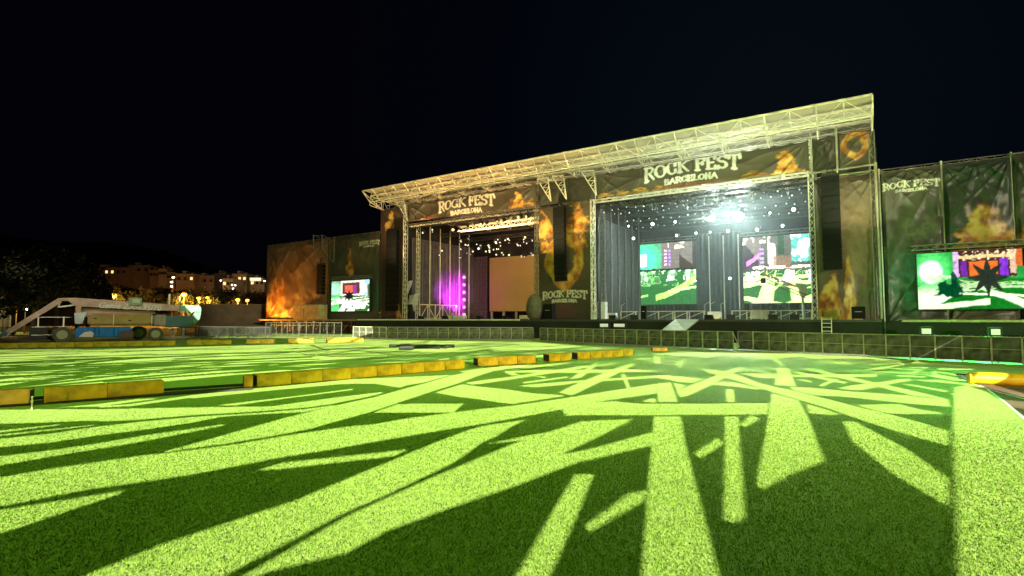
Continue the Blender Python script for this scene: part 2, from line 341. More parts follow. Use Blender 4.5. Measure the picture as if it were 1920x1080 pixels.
for i in range(40):
    q = gstrip(rs.uniform(560, 1180), rs.uniform(637, 668), rs.uniform(0, math.pi), rs.uniform(2, 9), rs.uniform(.15, .5))
    if q: DARK.append(q)
for i in range(85):
    t = rs.random(); px = 1180+t*580; py = 668+t*20+rs.uniform(-7, 9)
    q = gstrip(px, py, rs.uniform(0, math.pi), rs.uniform(2.0, 7.0), rs.uniform(.15, .55))
    if q: DARK.append(q)
for i in range(40):
    t = rs.random(); px = 1190+t*570; py = 673+t*20+rs.choice((-9, 8))+rs.uniform(-2, 2)
    q = gstrip(px, py, rs.uniform(0, math.pi), rs.uniform(1.0, 3.0), rs.uniform(.06, .16))
    if q: BRIGHT.append(q)
for i in range(22):                                  # the pattern goes on outside the frame
    q = gstrip(rs.uniform(2000, 2500), rs.uniform(700, 900), rs.uniform(0, math.pi), rs.uniform(2, 8), rs.uniform(.15, .6))
    if q and min(v[0] for v in q) > 1940: BRIGHT.append(q)
    q = gstrip(rs.uniform(-700, -320), rs.uniform(660, 900), rs.uniform(.6, 1.8), rs.uniform(4, 14), rs.uniform(.2, .8))
    if q and max(v[0] for v in q) < -20: BRIGHT.append(q)
def spans(polys, y):
    out = []
    for P in polys:
        xs = []
        for i in range(len(P)):
            (x0, y0), (x1, y1) = P[i], P[(i+1) % len(P)]
            if (y0 <= y) != (y1 <= y): xs.append(x0+(y-y0)*(x1-x0)/(y1-y0))
        xs.sort(); out += [(xs[k], xs[k+1]) for k in range(0, len(xs)-1, 2)]
    out.sort(); r = []
    for a, b in out:
        if r and a <= r[-1][1]: r[-1][1] = max(r[-1][1], b)
        else: r.append([a, b])
    return r
def minus(A, B):
    r = []
    for a, b in A:
        c = a
        for p, q in B:
            if q <= c or p >= b: continue
            if p > c: r.append([c, p])
            c = max(c, q)
        if c < b: r.append([c, b])
    return r
def build_gobo():
    X0, X1 = -900, 2900
    ys = [606]
    while ys[-1] < 1320:
        y = ys[-1]; ys.append(y+(.35 if y < 700 else .8 if y < 800 else 1.6 if y < 1100 else 6))
    cen = Vector((-20, 20, 0)); nrm = (cen-LAMP).normalized(); P0 = LAMP+nrm*30
    def proj(g): d = g-LAMP; return LAMP+d*((P0-LAMP).dot(nrm)/d.dot(nrm))
    V = []; F = []
    for a, b in zip(ys, ys[1:]):
        m = (a+b)/2; br = spans(BRIGHT, m); ar = minus(spans(AREA, m), spans(DARK, m))
        al = sorted([list(x) for x in br+ar]); u = []
        for s, t in al:
            if u and s <= u[-1][1]: u[-1][1] = max(u[-1][1], t)
            else: u.append([s, t])
        for s, t in minus([[X0, X1]], u):
            n = len(V); V += [proj(PZ(s, a)), proj(PZ(t, a)), proj(PZ(t, b+.02)), proj(PZ(s, b+.02))]; F.append((n, n+1, n+2, n+3))
    # solid upper sheet shading the stage from this lamp
    tl = proj(PZ(X0, 606)); tr = proj(PZ(X1, 606)); n = len(V)
    V += [tl, tr, tr+Vector((0, 0, 9)), tl+Vector((0, 0, 9))]; F.append((n, n+1, n+2, n+3))
    root = empty('added_gobo_mast', (LAMP.x, LAMP.y, 0), 'added unseen mast with gobo screen striping the light on the field', 'mast')
    s = MB(); s.add(V, F); s.build('added_gobo_screen', BLACKC, root)
    p = MB(); p.beam((LAMP.x+1.5, LAMP.y-1.5, 0), (LAMP.x+1.5, LAMP.y-1.5, 51), .8, n=8, w2=.5); p.build('pole', STEELD, root)
    p = MB(); a_ = proj(PZ(X0, 700)); b_ = proj(PZ(X1, 700)); p.beam((a_.x, a_.y, 0), a_, .3); p.beam((b_.x, b_.y, 0), b_, .3); p.build('gobo_leg', STEELD, root)
build_gobo()

# ------------------------------------------------------------ stage building
FY = 51.6; YB = 68.2; DZ = 1.95; YD = 47.6
XL0, XA, XB1, XC, XD, XE = -55.2, -50.7, -29.9, -23.5, -2.9, 1.45
RX0, RX1, RY, RZ = -54.9, 1.4, 48.0, 19.05
stage = empty('festival_stage', (-27, FY, 0), 'wide twin festival stage under one cream truss roof', 'stage')
SKIN = mat('cream_roof_canvas', (.38, .34, .23), .7, noise=.08, nscale=.3)
def skz(y): return RZ+.08-(y-RY)*.10
s = MB(); nx = 28
for i in range(nx):
    x0 = RX0+(RX1-RX0)*i/nx; x1 = RX0+(RX1-RX0)*(i+1)/nx; xm = (x0+x1)/2
    ys = [RY, 52, 56, 60, 64, YB+.5]
    for a, b in zip(ys, ys[1:]):
        sag = .12
        s.add([(x0, a, skz(a)), (xm, a, skz(a)-sag), (x1, a, skz(a)), (x1, b, skz(b)), (xm, b, skz(b)-sag), (x0, b, skz(b))], [(0, 1, 4, 5), (1, 2, 3, 4)])
s.build('roof_skin', SKIN, stage)
s = MB()                                              # sloping front truss
s.beam((RX0, RY, RZ-.06), (RX1, RY, RZ-.06), .14); BYZ = (49.3, 17.75)
s.beam((RX0, BYZ[0], BYZ[1]), (RX1, BYZ[0], BYZ[1]), .12)
n = 30
for i in range(n+1):
    x = RX0+(RX1-RX0)*i/n; s.beam((x, RY, RZ-.1), (x, BYZ[0], BYZ[1]), .10)
    if i < n:
        x2 = RX0+(RX1-RX0)*(i+1)/n
        if i % 2: s.beam((x, RY, RZ-.1), (x2, BYZ[0], BYZ[1]), .05)
        else: s.beam((x2, RY, RZ-.1), (x, BYZ[0], BYZ[1]), .05)
s.build('front_truss', STEEL, stage)
s = MB()
for k, y in enumerate((49.4, 50.8, 52.4, 54.2, 56.2, 58.5)):
    z = skz(y)-.38; s.beam((RX0, y, z), (RX1, y, z), .14); s.beam((RX0, y, z-.5), (RX1, y, z-.5), .08)
    m_n = 56
    for i in range(m_n):
        x = RX0+(RX1-RX0)*i/m_n; x2 = RX0+(RX1-RX0)*(i+1)/m_n
        s.beam((x, y, z-(.5 if i % 2 else 0)), (x2, y, z-(0 if i % 2 else .5)), .035)
s.build('purlin', STEEL, stage)
s = MB(); n = 15
for i in range(n+1):
    x = RX0+.05+(RX1-RX0-.1)*i/n
    s.truss((x, BYZ[0], 17.95), (x, 67, 16.2), .3, .07, 1.2, chords=2, hg=1.3)
s.build('rafter', STEEL, stage)
s = MB()                                              # end bracing right
for x in (RX1, RX0):
    s.beam((x, RY, RZ-.1), (x, 51.4, 17.2), .08); s.beam((x, 51.4, 17.2), (x, 51.4, 18.7), .08); s.beam((x, BYZ[0], BYZ[1]), (x, 51.4, 17.2), .08)
s.build('end_brace', STEEL, stage)
for x, y in [(XA+.25, FY), (XB1-.25, FY), (XD-.18, FY-.1), (XC+.2, FY), (XE-.15, FY-.3)]:
    s = MB(); s.truss((x, y, DZ), (x, y, 17.2), .38, .065, .6); s.build('tower', STEELD if x > 0 or -30.5 < x < -29 else STEEL, stage)  # right and centre towers get a darker steel copy to dim them
for xs in (XA+.3, XC+.3):
    for k, y in enumerate((54, 56.4, 58.6, 60.8, 63, 65.4)):
        s = MB()
        if k < 1: s.truss((xs, y, DZ), (xs, y, 15), .35, .07, .6)
        else: s.beam((xs, y, DZ), (xs, y, 15), .16, n=6)
        s.build('column', STEEL if xs < -40 else STEELD, stage)
# deck, skirt
DECK = mat('stage_deck', (.05, .05, .045), .5, noise=.4, nscale=2)
s = MB(); s.box(XL0, XE, YD, YB, DZ-.18, DZ); s.build('deck', DECK, stage)
s = MB(); s.box(XL0, XE, YD+.05, YD+.09, 0, DZ-.19); s.build('skirt', BLACKC, stage)
s = MB(); s.box(XL0+.2, XB1, YD-.05, YD-.01, DZ-.12, DZ+.02); s.build('deck_edge', STEEL, stage)
WALLC = mat('dark_back_cloth', (.035, .030, .026), .9, noise=.5, nscale=.5)
s = MB(); s.box(XL0, XE, YB, YB+.1, 0, 16.8); s.build('back_wall', WALLC, stage)
for x in (XA-.4, XC-.5):
    s = MB(); s.box(x, x+.08, FY+.4, YB-.01, DZ+.01, 16); s.build('side_wall', WALLC, stage)
s = MB(); s.box(XE+.1, XE+.18, FY+.4, YB-.01, 0, 16); s.box(XD+.25, XD+.33, FY+.4, YB-.01, DZ+.01, 16); s.box(XB1-.08, XB1, FY+.4, YB-.01, DZ+.01, 16); s.build('side_wall', WALLC, stage)
# interior horizontal trusses
def htruss(x0, x1, y, z, w_=.45, m=STEELK, nm='lighting_truss'):
    s = MB(); s.truss((x0, y, z), (x1, y, z), w_, .07, .55); return s.build(nm, m, stage)
for k in range(7):
    y = 54.9+k*1.7; s = MB(); s.beam((XA+.35, y, DZ), (XA+.35, y, 12.5), .07, n=5); s.build('drape_pipe', STEELD, stage)
for y, z in ((52.3, 14.0), (55.5, 14.2), (59, 14.0), (62.5, 13.7), (65.5, 13.4)):
    htruss(XC+.3, XD-.3, y, z)
for y, z in ((52.3, 14.4), (58.5, 14.0), (62, 13.6), (65.5, 13.4)):
    htruss(XA+.3, XB1-.3, y, z)
htruss(XA+7, XB1-.3, 54.6, 13.75, .6, STEEL); htruss(XA+.3, XB1-.3, 52.3, 14.55, .3, STEEL)
htruss(XC+.3, XD-.3, 52.0, 14.5, .3, STEEL)
# hanging triangular brackets
for xx in (XA+.9, XB1+1.6, XB1+3.5, XC+.6):
    s = MB(); zt = 17.4; zb = 14.9
    a = Vector((xx-1.0, 50.2, zt)); b = Vector((xx+.35, 50.2, zt)); c = Vector((xx+.3, 51, zb)); s.beam(a, c, .09); s.beam(b, c, .09); s.beam(a, b, .09)
    for t in (.2, .4, .6, .8):
        s.beam(a.lerp(c, t), b.lerp(c, t), .04); s.beam(a.lerp(c, t), b.lerp(c, t-.2), .04)
    s.build('hang_bracket', STEEL, stage)
# horizontal rail joining right column heads
s = MB(); s.beam((XD, FY-.5, 14.3), (XE+.1, FY-.5, 14.35), .16, n=6); s.beam((XD, FY-.45, 13.85), (XE+.1, FY-.45, 13.9), .1, n=6)
s.beam((XD-.05, FY-.5, 14.3), (XD-.05, FY-.5, 18), .16); s.beam((-1.1, FY-.5, 14), (-1.1, FY-.5, 18), .18, n=6); s.beam((XE+.05, FY-.5, 2), (XE+.05, FY-.5, 14.5), .2, n=6)
s.build('column_head_rail', mat('aged_steel', (.42, .39, .30), .5, .2, noise=.3, nscale=2), stage)

# ------------------------------------------------------------ printed banners
GL = {}
def arc(cx, cz, rx, rz, a0, a1, n=14): return [(cx+rx*math.cos(R_(a0+(a1-a0)*i/n)), cz+rz*math.sin(R_(a0+(a1-a0)*i/n))) for i in range(n+1)]
GL['R'] = (.66, [[(.12,0),(.12,1)],[(.12,1),(.36,1)]+arc(.36,.75,.22,.25,90,-90)+[(.12,.5)],[(.34,.5),(.64,0)],[(0,0),(.24,0)],[(0,1),(.14,1)]])
GL['O'] = (.72, [arc(.36,.5,.32,.46,0,360,28)])
GL['C'] = (.66, [arc(.37,.5,.33,.46,52,308,22),[(.57,.68),(.6,.98)],[(.57,.3),(.6,.1)]])
GL['K'] = (.70, [[(.12,0),(.12,1)],[(.62,1),(.14,.46)],[(.26,.58),(.66,0)],[(0,0),(.24,0)],[(0,1),(.24,1)],[(.52,1),(.72,1)]])
GL['F'] = (.60, [[(.12,0),(.12,1)],[(.02,1),(.58,1)],[(.12,.54),(.45,.54)],[(0,0),(.26,0)],[(.58,1.02),(.58,.8)],[(.45,.64),(.45,.44)]])
GL['E'] = (.62, [[(.12,0),(.12,1)],[(.02,1),(.56,1)],[(.12,.52),(.46,.52)],[(.02,0),(.58,0)],[(.56,1.02),(.56,.82)],[(.58,0),(.58,.2)]])
GL['S'] = (.60, [arc(.3,.75,.24,.24,30,270,16)+arc(.3,.27,.25,.24,90,-150,16)[1:],[(.52,.85),(.54,1.0)],[(.06,.16),(.04,0)]])
GL['T'] = (.66, [[(.33,0),(.33,1)],[(.02,1),(.64,1)],[(.02,1),(0,.76)],[(.64,1),(.68,.76)],[(.2,0),(.46,0)]])
GL['B'] = (.62, [[(.12,0),(.12,1)],[(.12,1),(.32,1)]+arc(.32,.76,.2,.24,90,-90)+[(.12,.52)],[(.3,.52)]+arc(.33,.26,.24,.26,90,-90)+[(.12,0)]])
GL['A'] = (.70, [[(.04,0),(.35,1)],[(.35,1),(.66,0)],[(.16,.34),(.54,.34)]])
GL['L'] = (.56, [[(.12,0),(.12,1)],[(.12,0),(.54,0)]])
GL['N'] = (.70, [[(.1,0),(.1,1)],[(.1,1),(.6,0)],[(.6,0),(.6,1)]])
def text_mask(X, Z, txt, cx, cz, h, wd=None, stroke=.085, archk=0, squash=0, soft=.03):
    adv = sum(GL[c][0]+.1 if c != ' ' else .34 for c in txt)-.1; sx = (wd/adv) if wd else h
    u = (X-cx)/sx+adv/2; nrm = (X-cx)/(sx*adv/2); v = (Z-cz+archk*nrm**2)/h
    v = (v-.5)/(1+squash*nrm**2)+.5
    d = np.full(X.shape, 9.0); x0 = 0
    inside = (u > -.3) & (u < adv+.3) & (v > -.3) & (v < 1.3); ui = u[inside]; vi = v[inside]; di = np.full(ui.shape, 9.0)
    for c in txt:
        if c == ' ': x0 += .34; continue
        for pl in GL[c][1]:
            for (ax, az), (bx, bz) in zip(pl, pl[1:]):
                ax += 0; dx = bx-ax; dz = bz-az; L2 = dx*dx+dz*dz+1e-9
                t = np.clip(((ui-x0-ax)*dx+(vi-az)*dz)/L2, 0, 1)
                thick = 1.35 if abs(dx) < .3*abs(dz) else .95
                di = np.minimum(di, np.hypot(ui-x0-ax-t*dx, vi-az-t*dz)/thick)
        x0 += GL[c][0]+.1
    d[inside] = di
    return 1-sst(stroke-soft, stroke+soft, d)
def logo(X, Z, C, cx, cz, wd, tint=(.66, .65, .60)):
    h = wd*.125; m = text_mask(X, Z, 'ROCK FEST', cx, cz+wd*.01, h, wd, .085, archk=wd*.04, squash=.25)
    m2 = text_mask(X, Z, 'BARCELONA', cx, cz-h*.78, h*.48, wd*.56, .12, archk=wd*.012)
    return over(C, np.maximum(m, m2), tint)
def over(C, m, c): m = m[:, None]; return C*(1-m)+np.asarray(c)*m
def flame(X, Z, C, cx, base, h, wd, seed=0, lum=1.0, ragged=1.0, hollow=0):
    t = (Z-base)/h; n = fbm(X/wd*2.2+seed*7.3, Z/h*4-seed*3.1, 4); n2 = fbm(X/wd*5+seed*2.7, Z/h*7+seed, 4)
    lick = .5+.5*np.sin((X-cx)/wd*9+6*n2+seed)
    env = np.clip(1-t, 0, 1)**.75*(.55+.9*n*ragged)
    dx = np.abs(X-cx+(n-.5)*wd*.9*np.clip(t, 0, 1))/(wd/2)
    m = sst(0, .22, env*(.8+.3*lick)-dx)*sst(-.04, .05, t)*(1-sst(.85, 1.05, t))
    m = m*sst(.25, .5, n2+.25*(1-t))
    k = np.clip((n2-.3)*2.4+(env-dx)*.35, 0, 1)[:, None]
    dk = np.array([.16, .045, .008]); md = np.array([.42, .18, .03]); hi = np.array([.66, .44, .13])
    c = np.where(k < .5, dk+(md-dk)*k*2, md+(hi-md)*(k*2-1))*lum
    if hollow: m = m*(1-sst(.12, .3, 1-np.hypot((X-cx)/(wd*.28), (Z-base-h*.4)/(h*.3))))
    return C*(1-m[:, None])+c*m[:, None]
def shield(X, Z, C, cx, cz, wd, h, seed=0, lum=1.0, inner=.55):
    u = (X-cx)/(wd/2); v = (Z-cz)/(h/2); n = fbm(X*1.3+seed, Z*1.1+seed*2, 4)
    r = np.sqrt(u**2+np.where(v < 0, v, v*.85)**2)+np.where(v < 0, np.abs(u)*(-v)*.55, 0)+(n-.5)*.35
    m = sst(1.02, .9, r)*sst(inner-.12, inner+.12, r+(n-.5)*.3); k = np.clip((n-.3)*2.2, 0, 1)[:, None]
    c = (np.array([.25, .07, .01])*(1-k)+np.array([.72, .45, .10])*k)*lum
    return C*(1-m[:, None])+c*m[:, None]
def smoke(X, Z, C, cx, cz, wd, h, tint, seed=0, amt=.8, fr=1.0):
    n = fbm(X*fr+seed, Z*fr*.8+seed, 5); rd = np.abs(fbm(X*fr*1.6+seed*3, Z*fr*1.2, 5)-.5)*2
    r = np.hypot((X-cx)/(wd/2), (Z-cz)/(h/2)); m = (1-sst(.5, 1.1, r+(n-.5)*.9))*amt*(1-sst(.05, .35, rd)*.7)
    return over(C, m, tint)
def base_col(X, Z, seed=0, c=(.040, .038, .024)):
    n = fbm(X*.25+seed, Z*.25+seed, 4)[:, None]; n2 = fbm(X*2+seed, Z*2, 3)[:, None]
    return np.array([c[0]*1.12, c[1]*1.0, c[2]*1.08])*1.12*(.45+1.1*n)*(.85+.3*n2)
def cloth(name, x0, x1, z0, z1, y, cf, label, cat='banner', group=None, step=.06, amp=.12, seed=0, slant=.8, rail=True, curl=0):
    nx = int((x1-x0)/step)+1; nz = int((z1-z0)/step)+1
    xs = np.linspace(x0, x1, nx); zs = np.linspace(z0, z1, nz); X, Z = np.meshgrid(xs, zs); X = X.ravel(); Z = Z.ravel()
    wv = 0
    for k, (fx, sl, a) in enumerate(((.55, slant, 1), (1.25, -slant*.8, .55), (2.4, slant*1.6, .2))):
        ph = X*fx+(Z-z1)*fx*sl+2.5*fbm(X*.3+seed+k*9, Z*.3, 3)*3
        wv = wv+a*(np.abs(np.sin(ph*.5))**1.6)*fbm(X*.22+k+seed, Z*.22+seed, 2)
    wv = wv*.7+.7*(fbm(X*.8+seed*2, Z*.5, 3)-.5)
    WD = x1-x0; HT = z1-z0
    for cx_, cz_, kk in ((x0, z1, 7.5), (x1, z1, 9.0), (x0+WD*.5, z1+.3, 6.0), (x0, z0, 6.5)):
        an = np.arctan2(np.abs(cz_-Z)+.05, np.abs(X-cx_)+.05); rd_ = np.hypot(X-cx_, Z-cz_)
        wv = wv+.55*(1-np.abs(np.sin(an*kk+seed+.6*fbm(X*.6, Z*.6+seed, 2))))**2.2*np.exp(-rd_/(.55*max(WD, 3)))*sst(.1, .9, rd_)
    tu = (X-x0)/(x1-x0); tv = (Z-z0)/(z1-z0)
    tie = np.minimum(np.minimum(sst(0, .06, tu), sst(0, .06, 1-tu)), sst(0, .05, 1-tv))
    Yv = y-1.5*amp*wv*tie-.02
    # scalloped top edge between ties
    Zs = Z-(.10*np.abs(np.sin((X-x0)*math.pi/1.3))*sst(.75, 1, tv))
    V = np.stack([X, Yv, Zs], 1); C = np.clip(cf(X, Z), 0, 1)
    i = np.arange(nx*nz).reshape(nz, nx); F = np.stack([i[:-1, :-1].ravel(), i[:-1, 1:].ravel(), i[1:, 1:].ravel(), i[1:, :-1].ravel()], 1)
    root = empty(name, ((x0+x1)/2, y, z0), label, cat, group)
    np_mesh('printed_sheet', V, F, VINYL, root, C)
    if rail:
        s = MB(); s.beam((x0, y+.06, z1+.03), (x1, y+.06, z1+.03), .07, n=6)
        for k in range(int((x1-x0)/1.3)+1): s.box(x0+k*1.3-.03, x0+k*1.3+.03, y-.01, y+.05, z1-.15, z1+.12)
        s.build('top_rail', STEELD, root)
    return root
# front fascias
def f1(X, Z):
    C = base_col(X, Z, 3, (.055, .052, .034)); C = flame(X, Z, C, -32.3, 14.5, 2.6, 2.6, 4, 1.0); C = flame(X, Z, C, -30.8, 14.4, 1.3, 2.6, 7, .7)
    C = over(C, (1-sst(.2, .9, np.hypot((X+46)/2.5, (Z-14.9)/.5)))*.6, (.35, .12, .05))
    return logo(X, Z, C, -39.9, 15.75, 8.4, (.68, .66, .60))
cloth('banner', XA+.9, XB1-.1, 14.75, 17.2, FY-.35, f1, 'dark fascia banner with flames above the left stage opening', step=.05, amp=.22, seed=2)
def f2(X, Z):
    C = base_col(X, Z, 5, (.050, .048, .034)); C = flame(X, Z, C, -4.9, 14.5, 2.5, 3.0, 12, 1.1); C = flame(X, Z, C, -7.5, 14.4, .9, 4, 3, .55)
    for k in range(4): C = flame(X, Z, C, -21.6+k*1.9, 14.5, .75, 2.4, k+20, .75)
    C = over(C, (1-sst(.3, 1, np.hypot((X+13)/5, (Z-14.7)/.3)))*.6, (.30, .10, .05))
    ring = np.abs(np.hypot(X+19.8, Z-16.4)-2.0); C = over(C, (1-sst(.03, .10, ring))*.25, (.2, .22, .12))
    return logo(X, Z, C, -13.0, 15.95, 8.8, (.74, .74, .70))
cloth('banner', XC+.8, XD-.25, 14.6, 17.2, FY-.35, f2, 'dark fascia banner with flame at right end above right stage opening', step=.045, amp=.22, seed=4)
dk = lambda sd: (lambda X, Z: base_col(X, Z, sd, (.034, .036, .026)))
cloth('banner', XB1+.1, XC+.6, 14.6, 17.2, FY-.25, dk(8), 'plain dark banner between the two stage fascias', step=.1, amp=.15, seed=6)
cloth('banner', XD-.05, -1.15, 14.45, 17.3, FY-.3, dk(9), 'plain dark square banner above the right speaker stack', step=.08, amp=.2, seed=7)
cloth('banner', -1.05, XE, 14.45, 17.4, FY-.3, lambda X, Z: shield(X, Z, base_col(X, Z, 2), .2, 16.1, 2.1, 2.5, 3, 1.0, .45), 'small square banner with a burning shield at roof corner', step=.05, amp=.2, seed=9)
def fL(X, Z):
    C = base_col(X, Z, 4, (.05, .035, .022)); C = flame(X, Z, C, -53.3, 14.0, 3.2, 2.8, 5, .9); C = flame(X, Z, C, -51.6, 2, 2.6, 1.7, 6, .8)
    return smoke(X, Z, C, -53, 5.5, 3, 6, (.10, .07, .045), 3, .6)
cloth('banner', XL0, XA, 2, 17.1, FY, fL, 'narrow brown column banner left of the left stage', step=.09, amp=.15, seed=11)
def fC(X, Z):
    C = base_col(X, Z, 6, (.055, .048, .034)); C = flame(X, Z, C, -25.2, 11.3, 4.2, 4.0, 31, 1.15, 1.2); C = flame(X, Z, C, -29.1, 11.0, 3.5, 2.4, 33, 1.0, 1.2)
    C = flame(X, Z, C, -29.0, 9.3, 2.2, 1.6, 14, .9); C = flame(X, Z, C, -24.6, 9.6, 2.0, 1.6, 15, .9)
    C = shield(X, Z, C, -26.7, 7.9, 5.0, 6.4, 5, 1.05, .50)
    C = over(C, (1-sst(.3, 1, np.hypot((X+26.5)/1.8, (Z-3)/1.3)))*.35, (.16, .04, .05))
    return logo(X, Z, C, -26.7, 4.35, 5.3, (.62, .58, .48))
cloth('banner', XB1+.02, XC-.05, 2, 14.5, FY, fC, 'tall column banner with flaming shield between the two stages', step=.055, amp=.10, seed=13)
def fR(X, Z):
    C = base_col(X, Z, 12, (.095, .076, .050)); C = smoke(X, Z, C, .2, 8.2, 3.2, 8.0, (.24, .15, .09), 8, .85, 1.1); C = smoke(X, Z, C, .3, 3.6, 2.4, 3, (.12, .12, .07), 2, .6)
    C = flame(X, Z, C, -2.0, 1.6, 4.6, 2.4, 41, .95, 1.3); C = flame(X, Z, C, -.55, 1.6, 6.0, 1.5, 43, .95, 1.3)
    return C
cloth('banner', XD+.05, XE, 1.95, 13.8, FY, fR, 'tall brown column banner with smoke and fire right of the right stage', step=.055, amp=.22, seed=15)
# wing walls
def fW1(X, Z):
    C = base_col(X, Z, 21, (.12, .085, .035)); C = over(C, sst(14, 3, Z)*.45*(.5+fbm(X*.5, Z*.5, 4)), (.30, .13, .03))  # flame print, with street lamp orange painted in toward the base
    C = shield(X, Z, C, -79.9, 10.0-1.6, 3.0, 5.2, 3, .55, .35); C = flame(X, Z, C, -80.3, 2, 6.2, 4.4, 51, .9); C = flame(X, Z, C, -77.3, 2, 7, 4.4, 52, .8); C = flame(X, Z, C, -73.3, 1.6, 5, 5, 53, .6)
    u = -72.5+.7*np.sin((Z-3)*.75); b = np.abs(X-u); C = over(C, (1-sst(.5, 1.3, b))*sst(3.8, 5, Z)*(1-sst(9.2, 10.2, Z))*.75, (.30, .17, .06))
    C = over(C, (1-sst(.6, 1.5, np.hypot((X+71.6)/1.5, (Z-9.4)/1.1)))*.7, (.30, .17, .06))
    return C
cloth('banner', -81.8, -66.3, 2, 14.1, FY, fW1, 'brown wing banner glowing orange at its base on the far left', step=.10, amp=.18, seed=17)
def fW2(X, Z):
    C = base_col(X, Z, 23, (.050, .052, .028)); C = flame(X, Z, C, -61.3, 8, 4.4, 2.9, 61, .6); C = smoke(X, Z, C, -57.5, 11, 3, 3, (.1, .1, .06), 4, .5)
    return logo(X, Z, C, -57.3, 12.5, 3.9, (.5, .5, .36))
cloth('banner', -66.2, XL0-.1, 2, 14.1, FY, fW2, 'olive wing banner with small lettering and flame behind left screen', step=.07, amp=.14, seed=19)
def fV1(X, Z):
    C = base_col(X, Z, 25, (.052, .058, .040)); C = smoke(X, Z, C, 4.1, 9.2, 3, 2.4, (.16, .15, .11), 5, .7, 1.4)
    return logo(X, Z, C, 3.72, 12.35, 3.55, (.66, .66, .58))
cloth('banner', 1.85, 5.6, 1.6, 13.75, FY, fV1, 'creased dark wing banner with white lettering right of the stage', step=.045, amp=.42, seed=21, slant=1.1)
def fV2(X, Z):
    C = base_col(X, Z, 27, (.034, .050, .036)); C = flame(X, Z, C, 7.9, 6.6, 4.6, 3.6, 71, 1.0, 1.3); C = flame(X, Z, C, 6.6, 6.6, 2.4, 2.4, 72, .9); C = flame(X, Z, C, 9.2, 6.6, 2.6, 1.8, 73, .9)
    return over(C, sst(5.2, 1.5, Z)*.4, (.16, .12, .05))
cloth('banner', 5.72, 9.55, 1.6, 13.75, FY, fV2, 'wing banner with a large burning heap above the right screen', step=.055, amp=.34, seed=23, slant=-1.0)
def fV3(X, Z):
    C = base_col(X, Z, 29, (.05, .055, .04)); C = flame(X, Z, C, 11.2, 6.4, 4.5, 4.4, 81, .9); return smoke(X, Z, C, 12.5, 11, 4, 3, (.3, .3, .26), 7, .5)
cloth('banner', 9.68, 14.2, 1.6, 13.9, FY, fV3, 'wing banner cut by the right edge of the photograph', step=.08, amp=.34, seed=25)
# posts and understructure of the wings
wr = empty('wing_wall_frame', (8, FY+.5, 0), 'scaffold frame carrying the banners right of the stage', 'scaffold')
for x in (1.72, 5.66, 9.62, 14.3):
    s = MB(); s.beam((x, FY+.12, 0), (x, FY+.12, 14.1), .13, n=6); s.build('post', STEEL, wr)
s = MB()
for z in (1.5, 7.6, 13.9): s.truss((1.6, FY+.4, z), (16, FY+.4, z), .3, .06, 1, chords=2)
for k in range(8): s.beam((1.7+k*1.9, FY+2.5, 0), (1.7+k*1.9, FY+.4, 12), .07)
s.build('frame_rail', STEELD, wr)
wl = empty('wing_wall_frame', (-68, FY+.5, 0), 'scaffold frame carrying the banners left of the stage', 'scaffold')
s = MB()
for k in range(14): x = -81.8+k*2.05; s.beam((x, FY+.3, 0), (x, FY+.3, 14.2), .1)
for z in (1.0, 1.95, 8, 14.0): s.beam((-81.8, FY+.3, z), (-55.3, FY+.3, z), .1)
for k in range(13): x = -81.8+k*2.05; s.beam((x, FY+.3, .1), (x+2.05, FY+.3, 1.9), .05)
s.build('frame_rail', STEELD, wl)
s = MB(); s.box(-82, -55.2, FY-1.2, FY-.05, 1.72, 1.95); s.build('walkway', mat('walkway_board', (.3, .22, .12), .7, noise=.3), wl)
s = MB(); s.box(-82, -55.2, FY+.7, FY+.8, 0, 1.9); s.build('skirt', BLACKC, wl)
s = MB(); s.box(1.6, 20, YD+.3, YD+.34, .9, 1.75); s.build('skirt', BLACKC, wr)
s = MB(); s.box(2.6, 20, YD, FY-.7, 1.78, 1.93); s.build('walkway', mat('walkway_edge', (.42, .36, .2), .6, noise=.3), wr)
# hoist frame on left wing
hf = empty('hoist_frame', (-69, 50.8, 9), 'pale triangular hoist truss on top of the left wing banner', 'truss')
s = MB()
for px in (588, 604):
    t = PY(px, 440, 50.6); b = PY(px, 465, 50.6); e2 = PY(px+(14 if px < 600 else 20), 492, 51.2); s.beam(t, b, .12); s.beam(b, e2, .10); s.beam(t, PY(px+20, 452, 51.4), .06); s.beam(b, PY(px+20, 452, 51.4), .06)
s.beam(PY(588, 463, 50.6), PY(604, 463, 50.6), .08); s.beam(PY(588, 442, 50.6), PY(604, 442, 50.6), .06); s.beam(PY(627, 444, 51.3), PY(626, 492, 51.3), .09)
s.build('truss_frame', STEELD, hf)

# ------------------------------------------------------------ LED screens
EMIT = bpy.data.materials.new('led_face'); EMIT.use_nodes = True
t = EMIT.node_tree; t.nodes.clear(); oo = t.nodes.new('ShaderNodeOutputMaterial'); ee = t.nodes.new('ShaderNodeEmission'); aa = t.nodes.new('ShaderNodeAttribute'); aa.attribute_name = 'Col'
t.links.new(aa.outputs['Color'], ee.inputs[0]); ee.inputs[1].default_value = 1.15; t.links.new(ee.outputs[0], oo.inputs[0])
def star(X, Z, cx, cz, r, n=7, inner=.40, ph=90, soft=.04):
    a = np.arctan2(Z-cz, X-cx)-R_(ph); k = np.abs(((a/(2*math.pi)*n+.5) % 1)-.5)*2; rr = np.hypot(X-cx, Z-cz)/r
    lim = inner/np.maximum(1e-3, (inner*(1-k)**1.0*0+1)*(k+inner*(1-k)))*1.0
    return 1-sst(lim-soft, lim+soft, rr)
